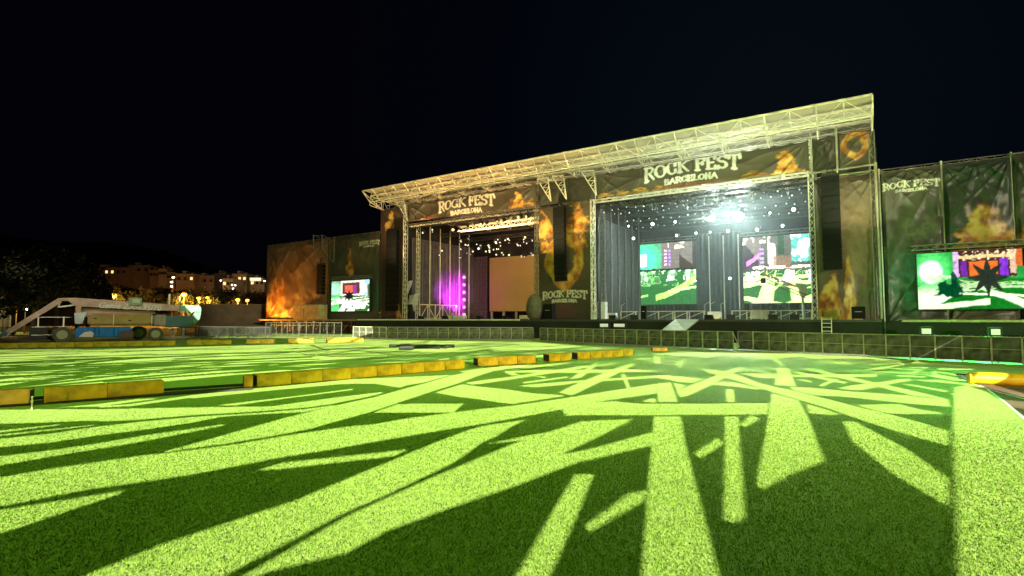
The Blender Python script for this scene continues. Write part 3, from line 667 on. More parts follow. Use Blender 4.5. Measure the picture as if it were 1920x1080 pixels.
def rays(U, V, hor, cx, seed, n=16, wd=.035):
    # bright streaks on a perspective ground below the horizon line
    rr = random.Random(seed); m = np.zeros(U.shape); d = np.clip(hor-V, 1e-3, 1); gx = (U-cx)/d; gy = 1/d
    for _ in range(n):
        a = rr.uniform(0, math.pi); c = rr.uniform(-3, 3); gc = rr.uniform(1.5, 9)
        dist = np.abs((gx-c)*math.sin(a)-(gy-gc)*math.cos(a)); m = np.maximum(m, 1-sst(*(lambda q: (q, q+.08))(rr.uniform(.04, .22)), dist))
    return m*(V < hor)
def led(name, x0, x1, z0, z1, y, cf, label, step=.05, frame=True):
    nx = int((x1-x0)/step)+1; nz = int((z1-z0)/step)+1
    X, Z = np.meshgrid(np.linspace(x0, x1, nx), np.linspace(z0, z1, nz)); X = X.ravel(); Z = Z.ravel()
    wu = .014*(fbm(X*3, Z*3, 3)-.5); wv_ = .03*(fbm(X*3+50, Z*3, 3)-.5); C = np.clip(cf((X-x0)/(x1-x0)+wu, (Z-z0)/(z1-z0)+wv_), 0, 3); C = C*((.55+.7*fbm(X*5, Z*5+9, 3)+.35*fbm(X*14, Z*14, 2))*(1-.22*((np.mod(X-x0, 1.0) < .05) | (np.mod(Z-z0, 1.0) < .05))))[:, None]
    i = np.arange(nx*nz).reshape(nz, nx); F = np.stack([i[:-1, :-1].ravel(), i[:-1, 1:].ravel(), i[1:, 1:].ravel(), i[1:, :-1].ravel()], 1)
    root = empty(name, ((x0+x1)/2, y, z0), label, 'screen')
    np_mesh('led_face', np.stack([X, np.full(X.shape, y), Z], 1), F, EMIT, root, C)
    s = MB(); s.box(x0-.06, x1+.06, y+.02, y+.3, z0-.06, z1+.06); s.build('housing', BLACK, root)
    s = MB(); s.truss((x0-.3, y+.15, z1+.45), (x1+.3, y+.15, z1+.45), .35, .06, .6)
    for k in range(4): xx = x0+(x1-x0)*(k+.5)/4; s.beam((xx, y+.15, z1), (xx, y+.15, z1+.4), .05)
    s.build('header_truss', STEELD, root); return root
def G(a, b, c): return np.array([a, b, c])
def scrR(U, V):
    asp = 2.45; C = np.zeros((len(U), 3))+G(.03, .30, .05); n = fbm(U*6, V*4, 4)
    C = over(C, sst(.5, .52, V), (.07, .42, .12)); C = C*(.6+.8*n[:, None])
    g = np.hypot((U-.10)*asp, (V-.66)*1.0); C = over(C, (1-sst(.12, .55, g)), (.25, 1.0, .35)); C = over(C, 1-sst(.16, .24, g), (1.3, 1.2, 1.35))
    st = (U > .26)*(V > .55)*(U < .68); C = over(C, st*1.0, (.16, .07, .07)); C = over(C, st*(V > .84)*sst(.5, .7, fbm(U*60, V*30, 2)), (1, .9, .6))
    C = over(C, (np.abs(V-.9) < .03)*(U > .26)*(U < .67)*1.0, (.85, .7, .4)); C = over(C, ((U > .37)*(U < .56)*(V > .56)*(V < .82))*1.0, (.85, .28, .08))
    C = over(C, (np.abs(U-.335) < .02)*(V > .56)*(V < .82)*1.0, (.30, .08, .5)); C = over(C, (np.abs(U-.60) < .025)*(V > .56)*(V < .85)*1.0, (.35, .1, .7))
    C = over(C, ((U > .26)*(U < .30)*(V > .55))*sst(.35, .6, n), (.8, .6, .9)); C = over(C, ((U > .64)*(U < .68)*(V > .6))*.7, (1, .8, .6))
    C = over(C, ((U > .68)*(V > .7)*(U < .76))*1.0, (.7, .25, .08)); C = over(C, ((U > .72)*(U < .745)*(V > .7))*1.0, (.02, .03, .02))
    C = over(C, ((U > .76)*(V > .62))*.8, (.10, .55, .12)); C = over(C, (U > .86)*(V > .7)*sst(.4, .6, n), (.6, .7, .3))
    C = over(C, (V < .6)*(U < .25)*(V > .46)*sst(.45, .6, fbm(U*12, V*5, 3)), (.7, .95, .6))
    ry = rays(U, V, .56, .42, 9, 20); C = over(C, ry*sst(.5, .25, V), (.95, 1.1, .8)); C = over(C, ry*sst(.25, .5, V)*.8*(U > .3), (.8, .95, .6))
    C = over(C, (1-sst(.35, .6, np.abs(V-.04-.25*(U-.15))/.10))*(U < .5), (.9, 1.1, .75))
    cl = (1-sst(.8, 1.05, np.hypot((U-.22)/.09, (V-.34)/.16)+(fbm(U*22, V*9, 3)-.5)*1.3)); C = over(C, cl, (.01, .14, .06)); C = over(C, (np.hypot((U-.26)/.02, (V-.52)/.14) < 1)*.9, (.01, .12, .08))
    C = np.clip(C, 0, 1.4)**1.45*1.1; s_ = star(U*asp, V, .545*asp-.13, .53, .36, 8, .42); return over(C, s_, (.022, .035, .022))
r = PY(1718, 475, 50.6); r2 = PY(1718, 580, 50.6)
led('led_screen', r.x, r.x+8.2, r2.z, r.z-.05, 50.6, scrR, 'bright green video screen with black star right of the stage')
def scrL(U, V):
    asp = 1.1; C = np.zeros((len(U), 3))+G(.10, .16, .08); g = np.hypot((U-.07)*asp, V-.70)
    C = over(C, (1-sst(.12, .4, g)), (.5, 1.2, .7)); C = over(C, ((U < .22)*(V < .55))*1.0, (.15, .75, .2))
    C = over(C, ((U > .25)*(U < .95)*(V > .5))*1.0, (1.0, .95, .85)); C = over(C, ((U > .30)*(U < .75)*(V > .56)*(V < .93))*1.0, (.14, .05, .04)); C = over(C, ((U > .36)*(U < .58)*(V > .6)*(V < .85))*1.0, (.85, .16, .08))
    C = over(C, ((np.abs(U-.63) < .04)*(V > .56)*(V < .85))*1.0, (.35, .05, .4)); C = over(C, (U > .88)*(V > .5)*(fbm(U*9, V*9, 2) > .45), (.4, 1, .9))
    C = over(C, ((V < .5)*(U > .22))*1.0, (.05, .18, .04)); C = over(C, rays(U, V, .55, .5, 4, 14), (1.2, 1.3, 1.0)); C = over(C, ((V < .32)*(U > .4))*(fbm(U*7, V*6, 2) > .42), (1.2, 1.3, 1.1))
    return over(C, star(U*asp, V, .48*asp, .5, .2, 8, .42), (.01, .012, .012))
r = PY(622, 528, 50.6); r2 = PY(692, 583, 50.6); led('led_screen', r.x, r2.x, r2.z, r.z, 50.6, scrL, 'small square video screen on the left wing banner')
def scr1(U, V):
    C = np.zeros((len(U), 3))+G(.23, .27, .20); n = fbm(U*8, V*8, 4)
    C = over(C, ((U < .45))*1.0, (.12, .38, .22)); g = np.hypot((U-.12)/.35, (V-.75)/.3); C = over(C, (1-sst(.5, 1.1, g)), (.12, .8, .45))
    C = over(C, ((U < .2)*(V > .63)*(V < .83))*1.0, (1.3, 1.15, 1.35)); C = over(C, ((U > .46)*(V > .58))*1.0, (.22, .19, .17))
    C = over(C, (np.abs(U-.52) < .02)*(V > .62)*(V < .9)*(np.sin(V*110) > 0), (1, .7, 1.2)); C = over(C, (np.abs(U-.585) < .015)*(V > .62)*(V < .9)*(np.sin(V*110) > 0), (.6, .35, 1.1))
    C = over(C, (V > .9)*(U > .56)*(n > .5), (.9, .8, .6))
    tri = (U > .74)*(V > .52)*(V < .52+.28*(1-(U-.74)/.26*.75)); C = over(C, tri*1.0, (.06, .04, .03)); C = over(C, ((U > .95)*(V > .5))*1.0, (.07, .05, .05))
    C = over(C, (V < .56)*1.0, (.04, .18, .05)); C = over(C, (V < .56)*(V > .3)*(n > .52), (.25, .55, .22)); C = over(C, (V < .56)*(V > .38)*(fbm(U*16, V*7, 3) > .56), (.7, .95, .7)); C = over(C, (np.abs(V-.565) < .018)*1.0, (.02, .03, .02))
    C = over(C, ((np.abs(V-(.02+.34*U**2.2+.06)) < .05)*(U > .35))*1.0, (.5, .85, .22)); C = over(C, (np.abs(V-.13-.1*U) < .018)*(U < .22), (.4, .8, .25)); C = over(C, (np.abs(V-.2-.14*(U-.5)) < .02)*(U > .55), (.6, .85, .4))
    C = over(C, (n > .6)*(V > .3)*(V < .5)*.6, (.02, .06, .03)); return (C**1.25)*1.9
a = PY(1190, 460, 66.5); b = PY(1306, 570, 66.5); led('led_screen', a.x, b.x, b.z, a.z, 66.5, scr1, 'left video screen at the back of the right stage')
def scr2(U, V):
    n = fbm(U*9+3, V*8, 4); C = np.zeros((len(U), 3))+G(.12, .13, .10); C = over(C, ((U < .28)*(V > .55))*1.0, (.22, .18, .17))
    C = over(C, ((U < .24)*(V > .48)*(V < .95-U*1.3))*1.0, (.06, .04, .05)); C = over(C, (np.abs(V-(.62+(U-.1)*.7)) < .035)*(U > .05)*(U < .25), (.8, .3, .8))
    C = over(C, (np.abs(U-.29) < .03)*(V > .55)*(V < .82)*(np.sin(V*95) > -.2), (.6, .35, .95)); C = over(C, (V > .9)*(U < .35)*(n > .5), (1, .9, .7))
    C = over(C, ((U > .38)*(U < .5)*(V > .52))*(n > .42), (.7, .62, .55)); C = over(C, ((U > .53)*(U < .62)*(V > .72))*1.0, (.02, .08, .03)); C = over(C, ((U > .46)*(U < .72)*(V > .5)*(V < .7))*.7, (.3, .2, .12))
    C = over(C, ((U > .72)*(V > .6))*1.0, (.15, .45, .4)); C = over(C, (U > .72)*(V > .6)*(n > .5), (.9, 1.2, 1.15)); C = over(C, (np.abs(V-.53) < .02)*(U > .15)*(n > .4), (.9, .85, .8))
    C = over(C, (V < .48)*1.0, (.04, .16, .04)); C = over(C, rays(U, V, .5, .35, 21, 24)*.95, (.75, .95, .42)); C = over(C, (V < .48)*(V > .3)*(fbm(U*14, V*7, 3) > .55), (.9, 1.0, .8))
    yy = np.abs(V-(.5-.42*(U-.15))); C = over(C, (yy < .02)*(U > .3)*(U < .85)*(n > .35), (.18, .1, .05)); return (C**1.25)*2.0
a = PY(1392, 447, 66.5); b = PY(1524, 567, 66.5); led('led_screen', a.x, b.x, b.z, a.z, 66.5, scr2, 'right video screen at the back of the right stage')
# blank backdrop of the left stage
a = PY(918, 484, 66.5); b = PY(1012, 583, 66.5)
bd = empty('backdrop_screen', (a.x, 66.5, 0), 'large blank orange brown wall screen at back of the left stage', 'screen')
s = MB(); s.box(a.x, XB1-.4, 66.5, 66.8, b.z, a.z); s.build('panel_face', mat('unlit_led_wall', (.50, .37, .10), .6, noise=.1, nscale=.3, bump=.1, bscale=1), bd)
for k in range(9): x = a.x+.3+k*2.2; s = MB(); s.box(x, x+.12, 66.4, 66.9, DZ, b.z-.03); s.build('leg', STEEL, bd)

# ------------------------------------------------------------ speaker arrays
GRILL = mat('speaker_grille', (.005, .006, .006), .7, spec=.2, noise=.4, nscale=8)
def line_array(x, y, z0, z1, wd, label, n=13, curve=.0):
    root = empty('speaker_array', (x, y, z0), label, 'speaker array', 'line arrays hanging beside the stages')
    h = (z1-z0-.5)/n
    for k in range(n):
        zt = z1-.5-k*h; off = curve*(k/n)**2
        s = MB(); dpt = .7
        vs = [(x-wd/2, y+off, zt-h+.02), (x+wd/2, y+off, zt-h+.02), (x+wd/2*.8, y+off+dpt, zt-h+.05), (x-wd/2*.8, y+off+dpt, zt-h+.05), (x-wd/2, y-.0+off, zt-.01), (x+wd/2, y+off, zt-.01), (x+wd/2*.8, y+off+dpt, zt-.04), (x-wd/2*.8, y+off+dpt, zt-.04)]
        s.add(vs, [(0, 3, 2, 1), (4, 5, 6, 7), (0, 1, 5, 4), (1, 2, 6, 5), (2, 3, 7, 6), (3, 0, 4, 7)])
        s.box(x-wd/2-.03, x-wd/2+.001, y+off+.1, y+off+.3, zt-h+.1, zt-.1)
        s.build('cabinet', GRILL, root)
    s = MB(); s.box(x-wd/2, x+wd/2, y+.05, y+.6, z1-.45, z1-.3); s.beam((x-.3, y+.3, z1-.3), (x, y+.3, z1+.6), .05); s.beam((x+.3, y+.3, z1-.3), (x, y+.3, z1+.6), .05); s.build('fly_frame', BLACK, root)
    return root
def arr(px0, px1, t, b, y, label, **k):
    A = PY((px0+px1)/2, t, y); B = PY((px0+px1)/2, b, y); W = (PY(px1, t, y)-PY(px0, t, y)).length*.8; line_array(A.x, y, B.z, A.z, W, label, **k)
arr(722, 746, 424, 583, 50.2, 'black speaker array left of the left stage, farthest left of the tall ones', n=14)
arr(1034, 1060, 380, 527, 50.2, 'black speaker array in front of the flaming shield column', n=14, curve=.3)
arr(1534, 1577, 318, 506, 49.8, 'widest black speaker array beside the right stage opening', n=14)
arr(593, 606, 490, 552, 50.4, 'short black speaker array left of the small square screen', n=8)
# ------------------------------------------------------------ stage drapes and stripes
DRG = mat('grey_drape', (.030, .036, .034), .7, noise=.5, nscale=2, n_dark=.8); DRP = mat('dark_drape', (.10, .08, .09), .8, noise=.4, nscale=1)
def drape(x0, x1, y, z0, z1, m, label, along='x', cat='drape', fold=.5, amp=.12):
    n = int(abs(x1-x0)/.12)+2; V = []; F = []
    for i in range(n):
        t = x0+(x1-x0)*i/(n-1); o = amp*math.sin(t*2*math.pi/fold)+.05*math.sin(t*2*math.pi/1.7)
        p = (t, y+o) if along == 'x' else (y+o, t)
        V += [(p[0], p[1], z0), (p[0], p[1], z1)]
        if i: F.append((2*i-2, 2*i, 2*i+1, 2*i-1))
    root = empty('stage_drape', ((x0+x1)/2, y, z0) if along == 'x' else (y, (x0+x1)/2, z0), label, cat)
    s = MB(); s.add(V, F); s.build('cloth', m, root, smooth=True)
    s = MB(); s.beam((x0, y, z1), (x1, y, z1), .06) if along == 'x' else s.beam((y, x0, z1), (y, x1, z1), .06); s.build('rail', STEELD, root)
drape(PY(1308, 500, 66.2).x, PY(1390, 500, 66.2).x, 66.0, DZ, 12.2, DRG, 'grey pleated drape between the two rear video screens')
drape(53, 66.8, XC+.05, DZ, 13, DRG, 'grey pleated side drape along the left wall of the right stage', along='y')
drape(53, 66.8, XA+.05, DZ, 13, DRP, 'purple lit side drape along the left wall of the left stage', along='y')
drape(XC+.3, XD-.3, 67.6, DZ, 4.2, DRG, 'low grey drape under the rear screens of the right stage')
a = PY(862, 500, 66.9); b = PY(917, 500, 66.9)
drape(a.x, b.x, 66.6, DZ, 11.6, mat('brown_drape', (.10, .075, .06), .8, noise=.4), 'dark pleated drape beside the blank wall screen')
for i, px in enumerate((1330, 1357, 1385)):
    r0 = empty('drape_pole', (PY(px, 500, 65.6).x, 65.6, DZ), ('slim white pole left of the centre drape', 'slim white pole in front of the centre drape', 'slim white pole at right side of the centre drape')[i], 'pole', 'poles before the centre drape')
    s = MB(); s.beam((PY(px, 500, 65.6).x, 65.6, DZ), (PY(px, 500, 65.6).x, 65.6, 11.8), .12, n=6); s.build('pole_tube', STEEL, r0); s = MB(); x = PY(px, 500, 65.6).x; s.box(x-.25, x+.25, 65.4, 65.8, DZ, DZ+.06); s.build('foot', BLACK, r0)
# ------------------------------------------------------------ lighting rig fixtures
LENSW = mat('lamp_glass_bright', (.8, .8, .8), .3, emit=(.85, 1, .95), es=9)
LENSD = mat('lamp_glass_glint', (.8, .8, .7), .3, emit=(1, .92, .7), es=1.0)  # weak emission stands for light reflected in these lenses
LENSG = mat('lamp_glass_faint_glint', (.8, .8, .8), .3, emit=(.7, 1, .9), es=.35)  # fainter emission for lenses that only reflect light
LENSP = mat('lamp_glass_magenta', (.8, .3, .8), .3, emit=(1, .12, 1), es=5)
def fixture(lens, r=.17, L=.42):
    root = bpy.data.objects.new('stage_light', None); col.objects.link(root); s = MB()
    d = Vector((.15, -1, -.45)).normalized()
    s.beam(Vector((0, 0, 0))-d*L/2, d*L/2, r*2, n=8, w2=1.15); s.build('lamp_body', BLACK, root, world=False)
    s = MB(); s.beam(d*(L/2-.02), d*(L/2+.03), r*2.05, n=10); s.build('lens', lens, root, world=False)
    s = MB(); s.beam((-r-.05, 0, -.05), (-r-.05, 0, r+.12), .04); s.beam((r+.05, 0, -.05), (r+.05, 0, r+.12), .04); s.beam((-r-.05, 0, r+.12), (r+.05, 0, r+.12), .04); s.beam((0, 0, r+.12), (0, 0, r+.42), .05); s.build('yoke', BLACK, root, world=False)
    return root
def place(proto, pts, label, group, used=[]):
    for i, p in enumerate(pts):
        if proto.name in used: o = copy_tree(proto)
        else: o = proto; used.append(proto.name)
        k_ = random.uniform(.6, 1.15); o.scale = (k_, k_, k_); o.rotation_euler = (random.uniform(-.4, .3), 0, random.uniform(-.9, .9)); o.location = p; tag(o, label(i) if callable(label) else label, 'stage light', group)
fx_d = fixture(LENSD, .12); fx_w = fixture(LENSW, .15); fx_g = fixture(LENSG, .075, .34)
rr = random.Random(3)
pts = []
for i in range(64):
    px = rr.uniform(822, 1008); py = 449+(1008-px)*.03+rr.uniform(-8, 30)
    y = rr.uniform(55, 65); p = PY(px, py, y)
    if p.x > XA+1 and p.x < XB1-.5: pts.append(p)
pts.sort(key=lambda p: p.x)
place(fx_d, pts, lambda i: 'small spotlight under the left stage roof, %s from the left of its cluster' % ordn(i), 'small spotlights under the left stage roof')
pts = [PY(px, 436-(px-745)*.02, 53.5) for px in (742, 768, 795, 812)]+[PY(px, 447-(px-700)*.16, 52.2) for px in (740, 760, 785, 812)]
place(fx_d, sorted(pts, key=lambda p: p.x), lambda i: 'spotlight on the left stage front corner truss, %s from the left' % ordn(i), 'spotlights on the left corner truss')
# big dark floods on the left stage front truss
fx_b = fixture(mat('lamp_glass_off', (.5, .5, .4), .2), .2, .5)
pts = [PY(px, 425-(px-870)*.17, 51.3) for px in (848, 876, 888, 903, 912, 932, 944, 957, 975, 990)]
place(fx_b, pts, lambda i: 'large black lantern on the front truss of the left stage, %s from the left' % ordn(i), 'large lanterns on the left stage front truss')
pts = []
for yy, zz in ((52.4, 13.55), (55.4, 13.7), (58.9, 13.5), (62.4, 13.2)):
    for i in range(22): pts.append(Vector((XC+1.2+(XD-XC-2.4)*i/21+rr.uniform(-.12, .12), yy-.1, zz-.25*rr.random())))
pts.sort(key=lambda p: p.x)
place(fx_g, pts, lambda i: 'dim fixture under the right stage roof, %s from the left of its cluster' % ordn(i), 'dim fixtures under the right stage roof')
beams = [(1441, 398), (1487, 393), (1422, 428), (1469, 423), (1366, 432), (1331, 435), (1304, 437), (1271, 440), (1225, 419), (1265, 415), (1180, 424), (1142, 426), (1187, 447), (1306, 525), (1369, 521), (1413, 520)]
beams.sort()
place(fx_w, [PY(a, b, 60) for a, b in beams], lambda i: 'shining white spotlight in the right stage, %s from the left' % ordn(i), 'shining white spotlights in the right stage')
FLL = mat('flood_glass', (.9, .9, .9), .3, emit=(.90, .98, 1), es=60)
fl = fixture(FLL, .42, .6); fl.name = 'stage_floodlight'; fl.location = PY(1385, 405, 57); tag(fl, 'largest dazzling white floodlight under the right stage roof', 'floodlight')
fl2 = fixture(FLL, .22, .5); fl2.name = 'stage_floodlight'; fl2.location = PY(1335, 408, 57); tag(fl2, 'second dazzling floodlight just left of the largest one', 'floodlight')
q = PY(1385, 405, 56.4); lamp('flood_glow', 'POINT', q, 10000, (.80, 1, .94), size=.35)
q = PY(1335, 408, 56.4); lamp('flood_glow_small', 'POINT', q, 3600, (.80, 1, .94), size=.2)
for i, (px, py) in enumerate(beams):
    q = PY(px, py, 59.6)
    if i % 2 == 0: lamp('beam_lamp', 'SPOT', q, 2600, (.8, 1, .93), aim=q+Vector((rr.uniform(-5, 2), -8, -9)), size=.08, cone=14, blend=.4)
lamp('right_stage_wash', 'AREA', (-13, 54, 13.6), 90, (.72, 1, .88), aim=(-13, 62, 3), rx=16, ry=.6)
lamp('drape_wash', 'SPOT', (-14, 55, 13), 800, (.8, 1, .95), aim=(XC, 60, 6), size=.3, cone=80, blend=.6)
# added haze volume that gives the right stage lamps their glow
hz = MB(); hz.box(XC+.35, XD-.5, 52.6, 65.0, DZ+.03, 15.4)
hm = bpy.data.materials.new('added_glow_haze'); hm.use_nodes = True; t = hm.node_tree; t.nodes.clear(); ho = t.nodes.new('ShaderNodeOutputMaterial'); hv = t.nodes.new('ShaderNodeVolumePrincipled')
hv.inputs['Density'].default_value = .008; hv.inputs['Color'].default_value = (.85, .98, .93, 1); hv.inputs['Anisotropy'].default_value = .3; t.links.new(hv.outputs[0], ho.inputs['Volume'])
ho_ = hz.build('haze', hm); tag(ho_, 'thin haze added for the lamp glow under the right roof', 'smoke', kind='stuff')
# purple lamps
px_c = [(870, 520+k*14) for k in range(6)]
lc = empty('led_light_column', PY(870, 600, 63.5), 'column of glowing magenta lamps at the left stage rear', 'light column')
s = MB(); a = PY(870, 512, 63.6); b = PY(870, 600, 63.6); s.truss((a.x, a.y, DZ), a, .3, .05, .5); s.build('truss_post', STEELD, lc)
for px, py in px_c:
    p = PY(px, py, 63.3); s = MB(); s.sphere(p, .22, 8); s.build('lamp', LENSP, lc)
    lamp('magenta_glow', 'POINT', p+Vector((0, -.5, 0)), 45, (1, .05, 1), size=.2)
ml = fixture(mat('magenta_hot', (.9, .5, .9), .3, emit=(1, .25, 1), es=12), .2, .5); ml.location = PY(846, 560, 62.5); tag(ml, 'bright magenta lantern standing low at left stage side', 'stage light')
lamp('magenta_wash', 'SPOT', PY(862, 572, 60.5), 6000, (.85, .02, 1), aim=PY(835, 556, 62.5), size=.3, cone=90, blend=.6); lamp('magenta_wash_far', 'SPOT', PY(880, 560, 58), 8000, (.8, .02, 1), aim=PY(828, 545, 61), size=.3, cone=60, blend=1); lamp('magenta_wash_low', 'POINT', PY(818, 580, 58.5), 900, (.9, .05, .9), size=.3)  # far spot added to widen the magenta glow on the drape
lamp('purple_top', 'POINT', PY(955, 458, 62), 60, (.7, .1, 1), size=.2)
lamp('left_stage_work', 'AREA', (-38, 53.5, 13.2), 1100, (1, .66, .30), aim=(-37, 66, 6), rx=12, ry=.5)
# added unseen spots that brighten the roof skin
for x, c, p in ((-50, (1, .62, .28), 5000), (-39, (1, .56, .22), 9500), (-28, (1, .70, .32), 6500), (-17, (.85, 1, .62), 4200), (-8, (.86, 1, .55), 4600), (0, (.95, 1, .48), 4200)):
    lamp('added_roof_fill', 'SPOT', (x, 45.5, 8.0), p, c, aim=(x, 51.5, 18.3), size=.3, cone=105, blend=.8)
# added green lamps by the wing screens; orange street light, far left banner
lamp('added_screen_glow', 'AREA', PY(1712, 520, 48.5), 60, (.12, 1, .42), aim=PY(1690, 505, 52), rx=3, ry=3)
lamp('added_screen_glow', 'AREA', PY(660, 560, 48.0), 90, (.08, 1, .45), aim=PY(640, 550, 52), rx=5, ry=3)
lamp('field_green_spill', 'AREA', (6, 48.8, 5.0), 4200, (.04, 1, .12), aim=(3, 33, 0), rx=6, ry=3.0)
lamp('orange_spill', 'SPOT', (-83, 46.0, .8), 11000, (1, .36, .03), aim=(-75, 52, 4.5), size=.3, cone=80, blend=.9)

# ------------------------------------------------------------ things standing on the stages
def flatbox(name, loc, size, m, label, cat, rz=0, c=.03, feet=True):
    root = empty(name, loc, label, cat, rz=rz); a, b, h = size
    s = MB(); s.cbox(-a/2, a/2, -b/2, b/2, .06, h, c); s.build('case_body', m, root, world=False)
    s = MB()
    for sx in (-1, 1):
        for sy in (-1, 1): s.box(sx*a*.4-.04, sx*a*.4+.04, sy*b*.4-.04, sy*b*.4+.04, 0, .06)
    s.build('caster', BLACK, root, world=False)
    s = MB(); s.beam((-a*.25, -b/2-.02, h*.6), (a*.25, -b/2-.02, h*.6), .03); s.build('handle', STEEL, root, world=False)
    return root
flatbox('speaker_box', (PY(1030, 600, 49.5).x, 49.5, DZ), (1.1, .8, 1.6), GRILL, 'black speaker box standing under the flaming shield banner', 'speaker')
flatbox('speaker_box', (PY(1610, 600, 49.0).x, 49.0, DZ), (.9, .8, 1.0), GRILL, 'black speaker box at the foot of the right column banner', 'speaker')
flatbox('speaker_box', (PY(1208, 600, 50.5).x, 50.5, DZ), (.5, .5, 1.3), GRILL, 'slim black box on the right stage near its left edge', 'speaker')
# low steel railing sections along rear of right stage
def rail_section(L=1.7, h=.85, m=STEEL):
    root = bpy.data.objects.new('stage_riser', None); col.objects.link(root); s = MB()
    s.beam((-L/2, 0, h), (L/2, 0, h), .09); s.beam((-L/2, 0, 0), (-L/2, 0, h), .09); s.beam((L/2, 0, 0), (L/2, 0, h), .09); s.beam((-L/2, .7, h), (L/2, .7, h), .07); s.beam((-L/2, 0, .1), (L/2, 0, h-.05), .05); s.build('frame', m, root, world=False)
    s = MB(); s.box(-L/2, L/2, .02, .75, h+.05, h+.12); s.build('platform', DECK, root, world=False); return root
rp = rail_section(); first = True
xs = [PY(px, 592, 56).x for px in (1178, 1220, 1250, 1277, 1304, 1390, 1418, 1446, 1474, 1502)]
for i, x in enumerate(xs):
    o = rp if i == 0 else copy_tree(rp); o.location = (x, 56, DZ); tag(o, 'low pale riser frame on the right stage, %s from the left' % ordn(i), 'riser', 'riser frames along the right stage')
for i, (px, yy, c) in enumerate(((1130, 54, 'first'), (1146, 55, 'second'), (1425, 57, 'x'), (1340, 57, 'y'))):
    lab = ['tall white covered rack at left end of the right stage', 'small white crate beside the tall covered rack', 'white stack of cases before the right rear screen', 'silver drum hardware crate before the centre drape'][i]
    flatbox('equipment_case', (PY(px, 598, yy).x, yy, DZ), [(.9, .7, 1.9), (1.2, .8, .7), (1.6, .8, 1.0), (1.3, .8, .8)][i], WHITEP if i != 3 else STEEL, lab, 'case', rz=.1*i)
# drum-like bits: microphone stands and cymbals on right stage
for i, px in enumerate((1322, 1332, 1352, 1165, 1480)):
    x = PY(px, 590, 55.5).x; r0 = empty('microphone_stand', (x, 55.5, DZ), 'thin microphone stand on the right stage, %s from the left' % ordn([1, 2, 3, 0, 4][i]), 'microphone stand', 'microphone stands')
    s = MB(); s.beam((0, 0, .02), (0, 0, 1.5), .03); s.beam((0, 0, 1.5), (.5, -.2, 1.75), .025); s.build('boom', STEEL, r0, world=False)
    s = MB()
    for k in range(3): s.beam((0, 0, .25), (.35*math.cos(k*2.1), .35*math.sin(k*2.1), 0), .03)
    s.build('tripod', BLACK, r0, world=False)
# white truss crane on right stage
cr0 = empty('camera_crane', (PY(1508, 598, 55).x, 55, DZ), 'long dark camera crane with a white base before the right rear screen', 'crane')
bx = PY(1508, 598, 55).x; s = MB(); s.beam((bx, 55, DZ), (bx-.1, 55, 4.3), .28, n=8, w2=.8); s.beam((bx-.5, 55, DZ+.1), (bx+.5, 55, DZ+.1), .15); s.cbox(bx-.35, bx+.3, 54.8, 55.2, 4.2, 5.2, .08); s.build('pedestal', WHITEP, cr0)
s = MB(); t0 = PY(1432, 524, 54.6); t1 = PY(1512, 556, 54.9); s.truss(t0, t1, .28, .05, .4); s.build('arm', mat('crane_arm', (.16, .10, .06), .5), cr0)
s = MB(); s.cbox(t0.x-.25, t0.x+.15, 54.4, 54.8, t0.z-.35, t0.z+.1, .04); s.build('camera_head', BLACK, cr0)
# stage-left truss gate and white sheets on the left stage
gt = empty('truss_gate', (PY(815, 600, 56).x, 56, DZ), 'low diagonal braced truss lit magenta on the left stage', 'truss')
s = MB(); a = PY(772, 600, 53); b = PY(856, 600, 61); A = Vector((a.x+1, 53.5, DZ)); B = Vector((b.x, 61, DZ)); hh = Vector((0, 0, 2.0))
s.beam(A+hh, B+hh, .12); s.beam(A+Vector((0, 0, .15)), B+Vector((0, 0, .15)), .1); n = 5
for k in range(n+1):
    p = A.lerp(B, k/n); s.beam(p, p+hh, .1)
    if k < n: s.beam(p+hh*(1 if k % 2 else 0), A.lerp(B, (k+1)/n)+hh*(0 if k % 2 else 1), .08)
s.build('gate_frame', STEEL, gt)
def sheet(pts, label, m, y2=.05):
    root = empty('cloth_sheet', pts[0], label, 'sheet'); V = [Vector(p) for p in pts]; n = 8; vs = []; fs = []
    for i in range(n+1):
        for j in range(n+1):
            u = i/n; v = j/n; p = V[0].lerp(V[1], u).lerp(V[3].lerp(V[2], u), v); p = p+Vector((0, .12*math.sin(u*7+v*3), 0)); vs.append(p)
            if i and j: k = i*(n+1)+j; fs.append((k-n-2, k-n-1, k, k-1))
    s = MB(); s.add(vs, fs); o = s.build('cloth', m, root, smooth=True); md = o.modifiers.new('thick', 'SOLIDIFY'); md.thickness = .02
WS = mat('white_sheet', (.62, .60, .56), .8, noise=.2)
sheet([PY(760, 528, 52.6), PY(773, 526, 52.6), PY(766, 548, 52.6), PY(759, 556, 52.6)], 'upper white sheet hanging in the left stage wing', WS)
sheet([PY(768, 554, 52.6), PY(785, 549, 52.6), PY(778, 586, 52.6), PY(762, 572, 52.6)], 'lower white sheet hanging in the left stage wing', WS)
flatbox('equipment_case', (PY(768, 596, 52.6).x, 52.6, DZ), (1.0, .8, 2.0), BLACK, 'black case under the hanging white sheets', 'case')
flatbox('equipment_case', (PY(862, 600, 56).x, 56, DZ), (1.8, .8, .55), WHITEP, 'low white case at left stage front centre', 'case')
flatbox('equipment_case', (PY(985, 600, 60).x, 60, DZ), (1.4, .8, .55), WHITEP, 'low white case under the blank wall screen', 'case')
cv = empty('covered_equipment', (PY(1000, 600, 49).x-.2, 49.6, DZ), 'rounded grey green tarpaulin cover at the left stage right corner', 'cover')
s = MB(); s.sphere((0, 0, 1.2), 1.25, 14, 1.25); me_o = s.build('tarpaulin', mat('tarpaulin', (.13, .12, .08), .7, noise=.4, nscale=2, bump=.5, bscale=3), cv, world=False, smooth=True)
